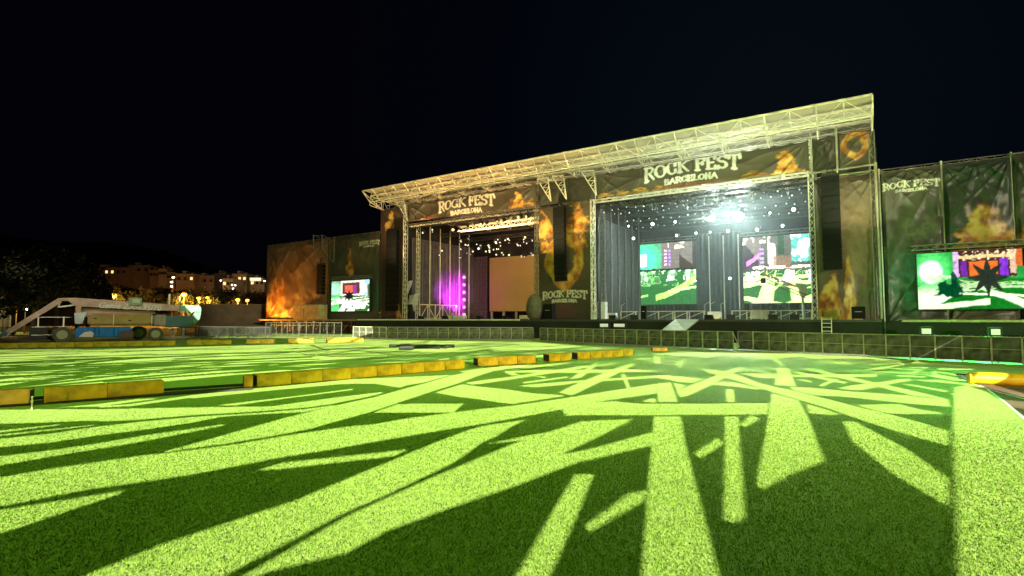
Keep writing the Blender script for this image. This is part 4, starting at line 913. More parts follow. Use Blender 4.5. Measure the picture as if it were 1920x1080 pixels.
for v in me_o.data.vertices: v.co.z = max(v.co.z, 0); v.co.x *= .8; v.co.y *= .6
def wedge():
    root = bpy.data.objects.new('stage_monitor', None); col.objects.link(root); s = MB()
    s.add([(-.35, -.25, 0), (.35, -.25, 0), (.35, .25, 0), (-.35, .25, 0), (-.35, .05, .42), (.35, .05, .42), (.35, .25, .42), (-.35, .25, .42)], [(0, 3, 2, 1), (4, 5, 6, 7), (0, 1, 5, 4), (1, 2, 6, 5), (2, 3, 7, 6), (3, 0, 4, 7)]); s.build('cabinet', BLACK, root, world=False)
    s = MB(); s.add([(-.3, .2485, .05), (.3, .2485, .05), (.3, .02, .40), (-.3, .02, .40)], [(0, 1, 2, 3)]); s.build('grille', GRILL, root, world=False); return root
wg = wedge()
for i, px in enumerate((790, 835, 900, 950, 1150, 1190, 1330, 1370, 1450, 1490)):
    o = wg if i == 0 else copy_tree(wg); o.location = (PY(px, 600, 49).x, 49, DZ); o.rotation_euler = (0, 0, math.pi+rr.uniform(-.3, .3)); tag(o, 'black wedge monitor at the stage edge, %s from the left' % ordn(i), 'monitor', 'wedge monitors along the stage edge')
# ramp and ladder
rm = empty('access_ramp', (PY(1290, 600, 47).x, 46.5, 0), 'pale grey ramp leading down from the right stage', 'ramp')
a, b, c, d = PY(1266, 602, YD), PY(1310, 602, YD), PZ(1284, 619, 1.05), PZ(1240, 619, 1.05)
s = MB(); V = [Vector(p) for p in (a, b, c, d)]; V[0].z = V[1].z = DZ+.03
s.add(V+[v-Vector((0, 0, .12)) for v in V], [(0, 1, 2, 3), (4, 7, 6, 5), (0, 4, 5, 1), (1, 5, 6, 2), (2, 6, 7, 3), (3, 7, 4, 0)]); s.build('ramp_board', mat('ramp_board', (.33, .32, .27), .7, noise=.2), rm)
s = MB(); s.beam(V[2]-Vector((0, 0, .1)), (V[2].x, V[2].y, 0), .08); s.beam(V[3]-Vector((0, 0, .1)), (V[3].x, V[3].y, 0), .08); s.build('ramp_leg', STEELD, rm)
wk = empty('camera_runway', (-20, 45, 0), 'long black low runway in front of the right stage', 'runway')
s = MB(); a = PZ(1175, 618, 1.1); b = PZ(1330, 622, 1.1); s.beam((a.x, a.y, 1.05), (b.x, b.y, 1.05), .9, .14); s.build('runway_deck', BLACK, wk)
s = MB()
for k in range(6): p = a.lerp(b, (k+.5)/6); s.beam((p.x, p.y, 0), (p.x, p.y, 1), .08)
s.build('runway_leg', BLACK, wk)
ld = empty('ladder', (PY(1550, 604, 47.3).x, 47.2, 0), 'small metal ladder against the right end of the black stage skirt', 'ladder')
s = MB(); x0 = PY(1541, 604, 47.3).x; x1 = PY(1559, 604, 47.3).x
for x in (x0, x1): s.beam((x, 46.7, 0), (x, 47.4, 2.15), .06)
s.build('stile', STEEL, ld); s = MB()
for k in range(7): t = (k+.6)/7.2; s.beam((x0, 46.7+.7*t, 2.15*t), (x1, 46.7+.7*t, 2.15*t), .045)
s.build('rung', STEEL, ld)
# lit panels under the wing and stage fronts
LITP = mat('lit_case_face', (.8, .8, .75), .5, emit=(.9, 1, .85), es=.3)
def litbox(px0, px1, py0, py1, y, label, cat='work light'):
    a = PY(px0, py0, y); b = PY(px1, py1, y); root = empty('work_light', ((a.x+b.x)/2, y, b.z), label, cat)
    s = MB(); s.box(a.x-.12, b.x+.12, y+.03, y+.4, b.z-.12, a.z+.12); s.build('housing', BLACK, root); s = MB(); s.box(a.x, b.x, y, y+.025, b.z, a.z); s.build('lamp_face', LITP, root)
    s = MB(); s.box((a.x+b.x)/2-.05, (a.x+b.x)/2+.05, y+.1, y+.2, 0, max(b.z-.13, .05)); s.build('stand', BLACK, root)
litbox(1728, 1746, 616, 626, 45.5, 'lit white panel below the right wing, left one'); litbox(1858, 1876, 617, 628, 45.5, 'lit white panel below the right wing, right one')
litbox(1125, 1140, 607, 613, 47.2, 'small lit panel at the foot of the right stage, left one'); litbox(1151, 1171, 607, 613, 47.2, 'small lit panel at the foot of the right stage, right one')
ch = empty('metal_chair', PY(1832, 640, 40), 'white metal chair frame behind the right barrier', 'chair'); p = PZ(1832, 650, 0); ch.location = (p.x, p.y, 0)
s = MB()
for sx in (-.25, .25):
    s.beam((sx, -.25, 0), (sx, -.25, .45), .05); s.beam((sx, .25, 0), (sx, .28, 1.75), .05)
s.beam((-.25, .28, 1.75), (.25, .28, 1.75), .05); s.beam((-.25, .28, 1.2), (.25, .28, 1.2), .05); s.build('chair_frame', WHITEP, ch, world=False); s = MB(); s.box(-.27, .27, -.27, .27, .45, .5); s.build('seat', WHITEP, ch, world=False)

# ------------------------------------------------------------ crowd barriers
MESHP = mat('barrier_sheet', (.12, .12, .105), .28, .6, noise=.6, nscale=2.5, bump=.9, bscale=4, n_dark=1.5)
BFR = mat('barrier_frame', (.40, .39, .31), .4, .4, noise=.3, nscale=4)
def barrier(L=1.05, sheetm=MESHP, frm=BFR, h=1.2):
    root = bpy.data.objects.new('crowd_barrier', None); col.objects.link(root)
    s = MB(); e = L/2-.02
    for x in (-e, e): s.beam((x, 0, .04), (x, 0, h), .045)
    s.beam((-e, 0, h), (e, 0, h), .05); s.beam((-e, 0, .1), (e, 0, .1), .045); s.beam((-e, -.015, h*.55), (e, -.015, h*.55), .03); s.build('frame', frm, root, world=False)
    s = MB(); s.box(-e+.02, e-.02, .0, .015, .12, h-.02); s.build('sheet', sheetm, root, world=False)
    s = MB(); s.box(-e, e, -.35, 0, .0, .03); s.build('footplate', frm, root, world=False)
    s = MB(); s.beam((-e, .02, h*.9), (-e, .9, .05), .04); s.beam((e, .02, h*.9), (e, .9, .05), .04); s.box(-e, e, .02, .95, .0, .03); s.build('brace', frm, root, world=False)
    return root
bp_ = barrier(); used_b = [False]
def brow(p, q, what, grp, proto=None, L=1.05, used=None):
    p = Vector((p.x, p.y, 0)); q = Vector((q.x, q.y, 0)); n = max(1, round((q-p).length/L)); d = (q-p).normalized(); rz = math.atan2(d.y, d.x)
    pr = proto or bp_; u = used if used is not None else used_b
    for i in range(n):
        o = copy_tree(pr) if u[0] else pr; u[0] = True
        o.location = p+(q-p)*((i+.5)/n); o.rotation_euler = (0, 0, rz+rr.uniform(-.03, .03)); tag(o, what % ordn(i), 'barrier', grp)
pb = barrier(1.05, mat('pale_sheet', (.22, .22, .17), .4, .3, noise=.5, nscale=5, bump=.4, bscale=8), STEEL)
brow(PZ(662, 634), PZ(724, 636), 'pale steel crowd barrier left of the stage, %s from the left', 'pale crowd barriers', pb, used=[False])
brow(PZ(727, 636), PZ(1000, 638), 'dark crowd barrier before the left stage, %s from the left', 'crowd barriers before the left stage')
brow(PZ(1012, 640), PZ(1376, 658), 'dark crowd barrier before the right stage, %s from the left', 'crowd barriers before the right stage')
brow(PZ(1384, 657), PZ(2050, 692), 'dark crowd barrier of the right hand row, %s from the left', 'crowd barriers of the right hand row')
# ------------------------------------------------------------ yellow foam blocks
def yblock(L, wd=.42, h=.38):
    root = bpy.data.objects.new('yellow_block', None); col.objects.link(root)
    s = MB(); s.cbox(-L/2+.004, L/2-.004, -wd/2, wd/2, .02, h, .014); s.build('padding', YEL, root, world=False)
    s = MB(); s.box(-L/2+.001, -L/2+.012, -wd/2+.03, wd/2-.03, .05, h-.04); s.build('end_cap', BLACK, root, world=False); s = MB(); s.box(L/2-.012, L/2-.001, -wd/2+.03, wd/2-.03, .05, h-.04); s.build('end_cap', BLACK, root, world=False); return root
YP = {}
def yrow(p, q, what, grp, L=1.2, gaps=(), h=.38, n=None):
    p = Vector((p.x, p.y, 0)); q = Vector((q.x, q.y, 0)); T = (q-p).length; n = n or max(1, round(T/L)); d = (q-p)/T; rz = math.atan2(d.y, d.x); Lx = round(T/n, 2); c = 0
    for i in range(n):
        if i in gaps: continue
        k = (Lx, h)
        if k in YP: o = copy_tree(YP[k])
        else: o = yblock(T/n, h=h); YP[k] = o
        o.location = p+(q-p)*((i+.5)/n)+Vector((0, rr.uniform(-.02, .02), 0)); o.rotation_euler = (0, 0, rz+rr.uniform(-.015, .015)); tag(o, what % ordn(c), 'block', grp); c += 1
yrow(PZ(-140, 770), PZ(60, 758), 'large yellow block at the left edge of the near row, %s from the left', 'nearest yellow blocks', n=2)
yrow(PZ(80, 757), PZ(304, 739), 'yellow block of the near left pair, %s from the left', 'near left pair of yellow blocks', n=2)
yrow(PZ(476, 726), PZ(865, 691), 'yellow block in the long middle row, %s from the left', 'long middle row of yellow blocks', n=8)
yrow(PZ(455, 728), PZ(472, 727), 'short yellow end block at start of the middle row, %s', 'short end block', n=1)
yrow(PZ(892, 687), PZ(1000, 681), 'yellow block of the short row beyond the gap, %s from the left', 'short row beyond the gap', n=3)
yrow(PZ(1024, 679), PZ(1064, 676), 'yellow block farther along toward the stage, %s from the left', 'farther yellow blocks', n=2)
yrow(PZ(1078, 675), PZ(1182, 667), 'pale yellow block nearest the stage barrier, %s from the left', 'last yellow blocks', n=5)
yrow(PZ(0, 654), PZ(330, 648), 'yellow block in front of the boom lift, %s from the left', 'yellow blocks in front of the boom lift', n=10)
yrow(PZ(350, 647.5), PZ(680, 641), 'yellow block of the far row before the left wing, %s from the left', 'far row of yellow blocks', n=13, gaps=(3, 6, 9))
yrow(PZ(-200, 660), PZ(-5, 654.5), 'yellow block just left of the frame edge, %s', 'yellow blocks left of frame', n=4)
yrow(PZ(1222, 659), PZ(1250, 659), 'small yellow block lying by the barrier of the right stage, %s', 'small blocks by the barrier', n=2, h=.25)
# low dark rail joining the blocks
RAILM = mat('dark_rubber', (.03, .026, .02), .7, noise=.4, nscale=3)
rl = empty('rubber_rail', PZ(300, 742), 'low dark rubber rail lying between the near yellow rows', 'rail')
a = PZ(-140, 772); b = PZ(470, 729.5); dd = (b-a).normalized(); sd = Vector((-dd.y, dd.x, 0))
s = MB(); s.beam(a+Vector((0, 0, .03))+sd*.02, b+Vector((0, 0, .03))+sd*.02, .5, .05); s.build('base_strip', RAILM, rl); s = MB(); s.beam(a+sd*.35+Vector((0, 0, .1)), b+sd*.35+Vector((0, 0, .1)), .08, n=6); s.build('rail_tube', RAILM, rl)
hk = empty('steel_hook', PZ(58, 752), 'small bright steel coupling between two near yellow blocks', 'hook'); s = MB(); p = PZ(60, 752, .2); s.sphere(p, .03, 8); s.sphere(p+Vector((0, 0, .09)), .025, 8); s.beam(p, p+Vector((0, 0, .1)), .02); s.beam((p.x, p.y, 0), p, .02); s.build('hook_body', STEEL, hk)
# yellow roll on the right
yr = empty('padded_roll', PZ(1812, 718), 'round yellow padded roll lying on the track at right edge', 'roll'); a = PZ(1816, 719); b = a+(Vector((.985, .17, 0)))*5
s = MB(); r = .185; n = 16; rings = []
for k in range(11):
    t = k/10; rr_ = r*(1 if 0 < k < 10 else .9); c = a.lerp(b, t)+Vector((0, 0, r-.01+.01*math.sin(k*2))); dr = (b-a).normalized(); u = Vector((-dr.y, dr.x, 0))
    rings.append([c+u*rr_*math.cos(2*math.pi*j/n)+Vector((0, 0, 1))*rr_*math.sin(2*math.pi*j/n) for j in range(n)])
V = [v for R in rings for v in R]; F = [(k*n+j, k*n+(j+1) % n, (k+1)*n+(j+1) % n, (k+1)*n+j) for k in range(10) for j in range(n)]+[tuple(range(n)), tuple(range(10*n, 11*n))]
s.add(V, F); s.build('roll_cover', YEL, yr, smooth=False); s = MB()
for k in (3, 6, 9): c = a.lerp(b, k/10)+Vector((0, 0, r-.01)); s.beam(c-(b-a).normalized()*.03, c+(b-a).normalized()*.03, r*2.04, n=16)
s.build('strap', mat('olive_strap', (.2, .16, .03), .7), yr)
# cable bundle on the field
cb = empty('cable_bundle', PZ(790, 652), 'long black bundle lying flat on the field before the left stage', 'cable'); s = MB()
for k in range(7):
    a = PZ(730+k*6, 651+rr.uniform(-1, 1.5), 0); b = PZ(852-k*7, 653+rr.uniform(-1.5, 1.5), 0); a.z = b.z = .10; s.beam(a, b, .22, n=6)
s.beam(PZ(748, 651, .2), PZ(775, 651, .2), .3, n=6)
s.build('rolled_cover', BLACK, cb)

# ------------------------------------------------------------ boom lift
D0 = 48.5; base = PD(205, 598, D0); base.z = 0; K = D0/1000
vd = Vector((base.x, base.y, 0)).normalized(); ex = Vector((vd.y, -vd.x, 0)); 
lift = empty('boom_lift', base, 'large articulated boom lift parked behind the far yellow blocks', 'boom lift', rz=math.atan2(ex.y, ex.x))
def lx(px): return (px-205)*K*1.19
def lz(py): return H+(598-py)*K*1.19*.84 if False else H+(598-py)*K*1.0
_lx = lambda px: (math.tan(math.atan((px-960)/1000)-math.atan((205-960)/1000)))*base.length
lx = _lx; KZ = base.length*math.cos(0)/ (1000/math.cos(math.atan((205-960)/1000)))
def lz(py): return H+(598-py)*KZ
PINK = mat('boom_pink_tint', (.60, .38, .31), .45, noise=.3, nscale=1.5); TAN = mat('hood_paint', (.36, .24, .06), .4, noise=.3, nscale=1.2); LBLUE = mat('lift_blue', (.0, .15, .42), .35, noise=.25, nscale=2)  # boom pink: tint of the light on grey paint, put into colour
TEAL = mat('boom_teal_tint', (.20, .38, .29), .45, noise=.25, nscale=1.5); TEALD = mat('dark_teal_paint', (.07, .15, .15), .5, noise=.3, nscale=1.5); TYRE = mat('tyre_rubber', (.07, .07, .035), .8, noise=.3, nscale=6); RIM = mat('rim_paint', (.28, .28, .14), .5)  # pale teal: tint of the light on the boom's grey end
def lb(name, px0, px1, py0, py1, y0, y1, m, c=.06, par=None):
    s = MB(); s.cbox(lx(px0), lx(px1), y0, y1, lz(py1), lz(py0), c); return s.build(name, m, par or lift, world=False)
def lpoly(name, pts, y0, y1, m, par=None):
    n = len(pts); P = [(lx(a), lz(b)) for a, b in pts]; s = MB()
    s.add([(x, y0, z) for x, z in P]+[(x, y1, z) for x, z in P], [tuple(range(n)), tuple(range(2*n-1, n-1, -1))]+[(i, n+i, n+(i+1) % n, (i+1) % n) for i in range(n)]); return s.build(name, m, par or lift, world=False)
lpoly('main_boom', [(108, 561), (140, 560), (335, 571), (335, 582), (270, 581), (140, 575), (128, 566), (112, 566)], -1.0, -.45, PINK)
lpoly('boom_end', [(333, 571), (370, 571), (374, 576), (374, 584), (333, 583)], -1.0, -.4, TEAL); lpoly('boom_knuckle', [(362, 585), (374, 585), (372, 598), (362, 610), (353, 602)], -.95, -.45, TEAL)
lpoly('lower_boom', [(140, 577), (205, 580), (290, 584), (290, 588), (215, 590), (165, 592), (158, 608), (143, 605)], -.3, .3, PINK)
lpoly('riser_link', [(143, 572), (152, 573), (152, 590), (143, 590)], -1.05, -.3, mat('peach_paint', (.55, .32, .2), .5))
lpoly('side_cover', [(140, 588), (163, 585), (155, 607), (142, 606)], -1.12, -1.02, mat('white_decal', (.62, .68, .70), .4, noise=.3, nscale=1.5))
hood = lb('engine_hood', 165, 287, 588, 612, -1.3, 1.2, TAN, .25)
lb('hood_end', 287, 312, 590, 611, -1.2, 1.1, mat('hood_grey', (.30, .25, .19), .5, noise=.3), .12)
lb('counterweight', 308, 360, 592, 614, -1.2, 1.1, TEALD, .1)
for px in (213, 283): x = lx(px); s = MB(); s.box(x-.03, x+.03, -1.33, -1.27, lz(611), lz(590)); s.build('hood_trim', WHITEP, hood, world=False)
s = MB(); s.box(lx(176), lx(182), -1.33, -1.29, lz(598), lz(596)); s.box(lx(240), lx(246), -1.33, -1.29, lz(602), lz(600)); s.build('hood_latch', BLACK, hood, world=False)
lb('chassis', 143, 247, 613, 632, -1.1, 1.1, LBLUE, .12)
lpoly('decal', [(150, 630), (160, 622), (172, 620), (178, 624), (176, 631)], -1.13, -1.105, mat('decal_pale', (.6, .5, .5), .5)); lb('hose_box', 225, 252, 620, 634, -1.25, -.9, mat('dark_brown', (.08, .045, .03), .6), .08)
s = MB()
for px in (183, 218): x = lx(px); s.beam((x, -1.16, lz(629)), (x, -1.16, lz(614)), .35, n=10)
s.build('axle_cylinder', LBLUE, lift, world=False)
def wheel(px, py, r, y, label=None):
    cx, cz = lx(px), r; w_ = MB(); n = 22
    for (a, b, rr0) in ((y-.25, y+.25, r),):
        V = []
        for yy, q in ((a, r*.86), (a+.06, r), (b-.06, r), (b, r*.86)):
            for j in range(n): t = 2*math.pi*j/n; V.append((cx+q*math.cos(t), yy, cz+q*math.sin(t)))
        F = [(k*n+j, k*n+(j+1) % n, (k+1)*n+(j+1) % n, (k+1)*n+j) for k in range(3) for j in range(n)]+[tuple(range(n))[::-1], tuple(range(3*n, 4*n))]
        w_.add(V, F)
    o = w_.build('wheel', TYRE, lift, world=False); s = MB(); s.beam((cx, y-.27, cz), (cx, y-.2, cz), r*1.15, n=16); s.beam((cx, y-.33, cz), (cx, y-.2, cz), r*.4, n=10); s.build('rim', RIM, o, world=False)
for px, y in ((120, -1.15), (104, 1.3), (291, -1.15), (262, 1.3)): wheel(px, 626, .66 if px != 291 else .6, y)
# jib reaching down to the left
s = MB(); p0 = Vector((lx(112), -.72, lz(565))); p1 = Vector((lx(18), -.72, lz(621))); p2 = Vector((lx(-15), -.72, lz(640))); p2.z = max(p2.z, .25)
s.beam(p0, p1, .5, .42, w2=.85); s.build('jib', PINK, lift, world=False); s = MB(); s.beam(p1, p2, .38, .3); s.build('jib_tip', mat('tip_blue', (.05, .16, .22), .5), lift, world=False)
s = MB(); s.beam((lx(108), -.72, lz(577)), (lx(140), -.72, lz(573)), .12); s.beam((lx(112), -.72, lz(566)), (lx(110), -.72, lz(577)), .1); s.build('link_rod', STEEL, lift, world=False); s = MB(); s.beam((lx(345), -.95, lz(575)), (lx(352), -.95, lz(592)), .12); s.beam((lx(352), -1.05, lz(590)), (lx(368), -1.05, lz(572)), .07); s.build('link_rod', STEEL, lift, world=False)
bk = MB()                                              # platform basket at far left end
for z in (lz(595), lz(612), lz(626)):
    bk.beam((lx(62), -.9, z), (lx(100), -.9, z), .05); bk.beam((lx(62), 1.4, z), (lx(134), 1.4, z), .05)
bk.beam((lx(80), -1.6, lz(595)), (lx(134), -1.6, lz(595)), .05)
for px in (74, 122): bk.beam((lx(px), -1.6 if px > 100 else -.9, lz(612)), (lx(px), -1.6 if px > 100 else -.9, lz(594)), .1)
bk.build('platform_rail', STEEL, lift, world=False); lb('platform_floor', 58, 92, 612, 634, -.85, .9, BLACK, .04)
lb('control_box', 239, 264, 558, 573, -1.2, -.9, mat('pale_box', (.30, .34, .24), .6, noise=.4, nscale=6), .04); lb('control_face', 246, 260, 561, 568, -1.225, -1.19, mat('box_face', (.5, .55, .35), .5), .01)
s = MB(); s.beam((lx(315), -.7, lz(576)), (lx(315), -.7, lz(549)), .13); s.beam((lx(334), -.7, lz(584)), (lx(334), -.7, lz(553)), .13, w2=.6); s.build('mast_post', STEEL, lift, world=False)
s = MB(); s.box(lx(308), lx(330), -1.0, .8, lz(620), lz(618)); s.beam((lx(322), -.9, lz(616)), (lx(322), -.9, .05), .2); s.beam((lx(342), -.9, lz(616)), (lx(342), -.9, .3), .2); s.box(lx(300), lx(355), -1.1, 1.0, .15, .35); s.build('outrigger', STEELD, lift, world=False)
tcv = bpy.data.curves.new('boom_text', 'FONT'); tcv.body = 'Genie ZX-135/70'; tcv.size = lz(566)-lz(580); tcv.extrude = .01; tcv.offset = .018; tcv.shear = .2
tob = bpy.data.objects.new('boom_text', tcv); col.objects.link(tob); dg = bpy.context.evaluated_depsgraph_get(); tm = bpy.data.meshes.new_from_object(tob.evaluated_get(dg)); bpy.data.objects.remove(tob)
tm.materials.append(WHITEP); wt = max(v.co.x for v in tm.vertices)
x_0, x_1 = lx(183), lx(301); tm.transform(Matrix.Translation((x_0, -1.02, lz(577))) @ Matrix.Rotation(-.05, 4, 'Y').inverted() @ Matrix.Rotation(math.pi/2, 4, 'X') @ Matrix.Diagonal(((x_1-x_0)/wt, 1, 1, 1)))
to = bpy.data.objects.new('boom_lettering', tm); col.objects.link(to); to.parent = lift
lamp('lift_light', 'SPOT', (-30, -5, 18), 19000, (1, .84, .72), aim=(base.x, base.y, 2), size=.3, cone=22, blend=.8)

# ------------------------------------------------------------ left background
# steel barriers stored in rows
def steel_barrier():
    root = bpy.data.objects.new('steel_barrier', None); col.objects.link(root); s = MB(); L = 2.2
    s.beam((-L/2, 0, 1.1), (L/2, 0, 1.1), .05); s.beam((-L/2, 0, .25), (L/2, 0, .25), .05); s.beam((-L/2, 0, .25), (-L/2, 0, 1.1), .05); s.beam((L/2, 0, .25), (L/2, 0, 1.1), .05); s.build('frame', STEELK, root, world=False)
    s = MB()
    for k in range(13): x = -L/2+L*(k+1)/14; s.beam((x, 0, .25), (x, 0, 1.1), .025)
    s.build('bars', STEELK, root, world=False)
    for x in (-.8, .8): s = MB(); s.beam((x, -.3, .02), (x, .3, .02), .05); s.beam((x, 0, .02), (x, 0, .25), .05); s.build('foot', STEELD, root, world=False)
    return root
sb = steel_barrier(); k = 0
for row, D in enumerate((55, 57.5, 60, 63)):
    for j in range(5):
        p = PD(352+j*33+row*4, 600, D); o = sb if k == 0 else copy_tree(sb); o.location = (p.x, p.y, 0); o.rotation_euler = (0, 0, YAW+rr.uniform(-.25, .25))
        tag(o, 'grey steel crowd barrier stored right of the boom lift, %s in %s row' % (ordn(j), ['the front', 'the second', 'the third', 'the rear'][row]), 'barrier', 'stored steel barriers'); k += 1
for j in range(4):
    p = PD(-30+j*28, 610, 56); o = copy_tree(sb); o.location = (p.x, p.y, 0); o.rotation_euler = (0, 0, YAW+.75); tag(o, 'steel barrier at the left edge under the trees, %s from the left' % ordn(j), 'barrier', 'barriers under the trees')
# long wall and orange-lit cabin
WALLM = mat('rendered_wall', (.30, .22, .13), .85, noise=.35, nscale=.6, bump=.2, bscale=2)
gw = empty('boundary_wall', PD(440, 600, 92), 'long low rendered wall behind the stored barriers', 'wall'); s = MB(); a = PD(372, 571, 92); b = PD(515, 571, 98); zt = a.z; d = (b-a).normalized()
s.beam((a.x, a.y, zt/2), (b.x, b.y, zt/2), .3, zt); s.build('wall_body', WALLM, gw); s = MB(); s.beam((a.x, a.y, zt+.08), (b.x, b.y, zt+.08), .45, .14); s.build('coping', mat('coping_stone', (.4, .3, .18), .8), gw)
gw2 = empty('boundary_wall', PD(10, 600, 80), 'pale lit wall behind the trees at the left edge', 'wall'); s = MB(); a = PD(-120, 574, 80); b = PD(24, 574, 80); s.beam((a.x, a.y, 1.9), (b.x, b.y, 1.9), .3, 3.8); s.build('wall_body', mat('pale_wall', (.5, .45, .3), .8, noise=.2), gw2)
lamp('edge_lamp', 'POINT', PD(10, 578, 76), 900, (1, .8, .5), size=.3)
cb2 = empty('site_cabin', PY(581, 598, 50), 'orange lit plywood box on the left wing walkway', 'cabin'); a = PY(557, 573, 50.4); b = PY(605, 596, 50.4)
s = MB(); s.box(a.x, b.x, 49.7, 51.2, 1.96, a.z); s.build('cabin_body', mat('plywood', (.55, .36, .14), .7, noise=.35, nscale=1.5), cb2); s = MB(); s.box(a.x-.1, b.x+.1, 49.6, 51.3, a.z+.01, a.z+.12); s.build('roof', STEELD, cb2)
s = MB(); x = a.x+(b.x-a.x)*.3; s.box(x, x+.8, 49.66, 49.695, 2, 3.6); s.build('door', mat('cabin_door', (.35, .22, .1), .6), cb2)
# railings in front of the left wing
for k, (px0, px1) in enumerate(((498, 560), (562, 640))):
    a = PZ(px0, 630); b = PZ(px1, 632); rf = empty('site_fence', a, ('dark tall mesh fence below the far left wing banner', 'dark tall mesh fence below the left wing screen')[k], 'fence'); a.z = b.z = 0; s = MB(); n = 6
    for i in range(n+1): p = a.lerp(b, i/n); s.beam(p, p+Vector((0, 0, 1.6)), .06)
    s.beam(a+Vector((0, 0, 1.6)), b+Vector((0, 0, 1.6)), .06); s.beam(a+Vector((0, 0, .15)), b+Vector((0, 0, .15)), .06); s.build('frame', STEELD, rf)
    s = MB(); u = (b-a).normalized(); m_n = 60
    for i in range(m_n): p = a.lerp(b, (i+.5)/m_n); s.beam(p+Vector((0, 0, .15)), p+Vector((0, 0, 1.6)), .012)
    for i in range(8): z = .3+i*.17; s.beam(a+Vector((0, 0, z)), b+Vector((0, 0, z)), .012)
    s.build('wire_panel', STEELK, rf)
# hill
ridge = [(-900, 470), (-300, 440), (0, 452), (60, 456), (130, 456), (200, 460), (280, 474), (340, 490), (400, 504), (450, 516), (500, 530), (560, 552), (700, 585), (1200, 592), (2400, 590)]
DR = 620
def hill_h(px, D):
    x = np.interp(px, [r[0] for r in ridge], [r[1] for r in ridge]); top = H+(598-x)*DR/1000
    t = min(max((D-170)/(DR-170), 0), 1); return top*t*t*(3-2*t)*(1 if t < 1 else 1)
V = []; F = []; PXS = list(range(-900, 2401, 50)); DS = [170, 210, 260, 320, 390, 460, 540, 620, 760]
for i, px in enumerate(PXS):
    for j, D in enumerate(DS):
        p = PD(px, 598, D); z = hill_h(px, min(D, 620))*(1 if D <= 620 else .9); V.append((p.x, p.y, z-.05+(2.5*math.sin(px*.021+D*.05)*(D > 300 and D < 600))))
        if i and j: k = i*len(DS)+j; F.append((k-len(DS)-1, k-len(DS), k, k-1))
s = MB(); s.add(V, F); hl = s.build('hill', mat('hill_scrub', (.006, .007, .004), .95, noise=.4, nscale=.05), smooth=True); hl['kind'] = 'structure'
# buildings
BM = mat('apartment_wall', (.40, .26, .17), .85, noise=.25, nscale=.15); BM2 = mat('apartment_wall_pale', (.50, .40, .26), .85, noise=.2, nscale=.15); WIN = mat('dark_window', (.02, .015, .012), .3); WINL = mat('lit_window', (.8, .6, .3), .5, emit=(1, .62, .25), es=1.6)
BL = [(173, 238, 503, 518, 300, 0, 'long low apartment block at the left end of the hillside row'), (200, 222, 498, 505, 312, 0, 'small upper block above the long left hillside building'), (240, 281, 499, 517, 305, 0, 'tallest stepped apartment block on the left of the hillside'),
      (281, 298, 508, 520, 300, 0, 'narrow block between the stepped building and the tower'), (298, 313, 505, 522, 296, 1, 'small pale tower block in the hillside row'), (313, 329, 512, 524, 296, 0, 'low block right of the small pale tower'), (330, 365, 515, 530, 285, 0, 'wide orange lit block behind the tall lamp mast'),
      (366, 402, 519, 536, 290, 0, 'dim stepped block in the middle of the hillside row'), (403, 421, 514, 534, 300, 0, 'slim dim block with a roof box'), (418, 437, 524, 543, 270, 1, 'yellowish block with bright lamps before it'), (436, 463, 515, 538, 285, 1, 'pale yellow block near the right end of the row'), (469, 495, 523, 542, 280, 1, 'rightmost hillside block with a bright white roof band')]
for bi, (x0, x1, y0, y1, D, pal, lab) in enumerate(BL):
    a = PD(x0, y0, D); b = PD(x1, y0, D); ctr = (a+b)/2; root = empty('apartment_block', (ctr.x, ctr.y, 0), lab, 'building', 'hillside apartment blocks', rz=YAW)
    W = (b-a).length; top = a.z; bot = min(hill_h((x0+x1)/2, D)-1, PD(x0, y1, D).z-3); dp = 12
    s = MB(); s.box(-W/2, W/2, 0, dp, bot, top); s.build('wall', BM2 if pal else BM, root, world=False)
    s = MB(); s.box(-W/2-.3, W/2+.3, -.3, dp+.3, top+.02, top+.5); s.box(-W*.3, -W*.1, 2, 6, top+.5, top+2.2); s.box(W*.15, W*.25, 3, 5, top+.5, top+1.6); s.build('roof', BM2, root, world=False)
    fl_n = max(1, int((top-PD(x0, y1, D).z)/3)); cn = max(3, int(W/3.2))
    for f in range(fl_n):
        s = MB(); z = top-2.2-f*3; s.box(-W/2, W/2, -.9, -.02, z-.95, z-.75); s.build('balcony', BM2, root, world=False)
        for c in range(cn):
            xx = -W/2+W*(c+.5)/cn; s = MB(); s.box(xx-.65, xx+.65, -.05, .05, z-.6, z+.9); s.build('window', WINL if rr.random() < .10 else WIN, root, world=False)
    if bi == 11:
        s = MB(); s.box(-W*.48, W*.3, -.6, -.32, top-1.0, top+.6); s.build('lit_roof_band', mat('lit_band', (.8, .8, .8), .5, emit=(1, .85, .6), es=1.1), root, world=False)
lamp('town_glow', 'POINT', PD(230, 545, 262), 4200, (1, .52, .16), size=2); lamp('town_glow', 'POINT', PD(345, 548, 255), 4200, (1, .52, .16), size=2); lamp('town_glow', 'POINT', PD(450, 552, 250), 5500, (1, .55, .2), size=2)
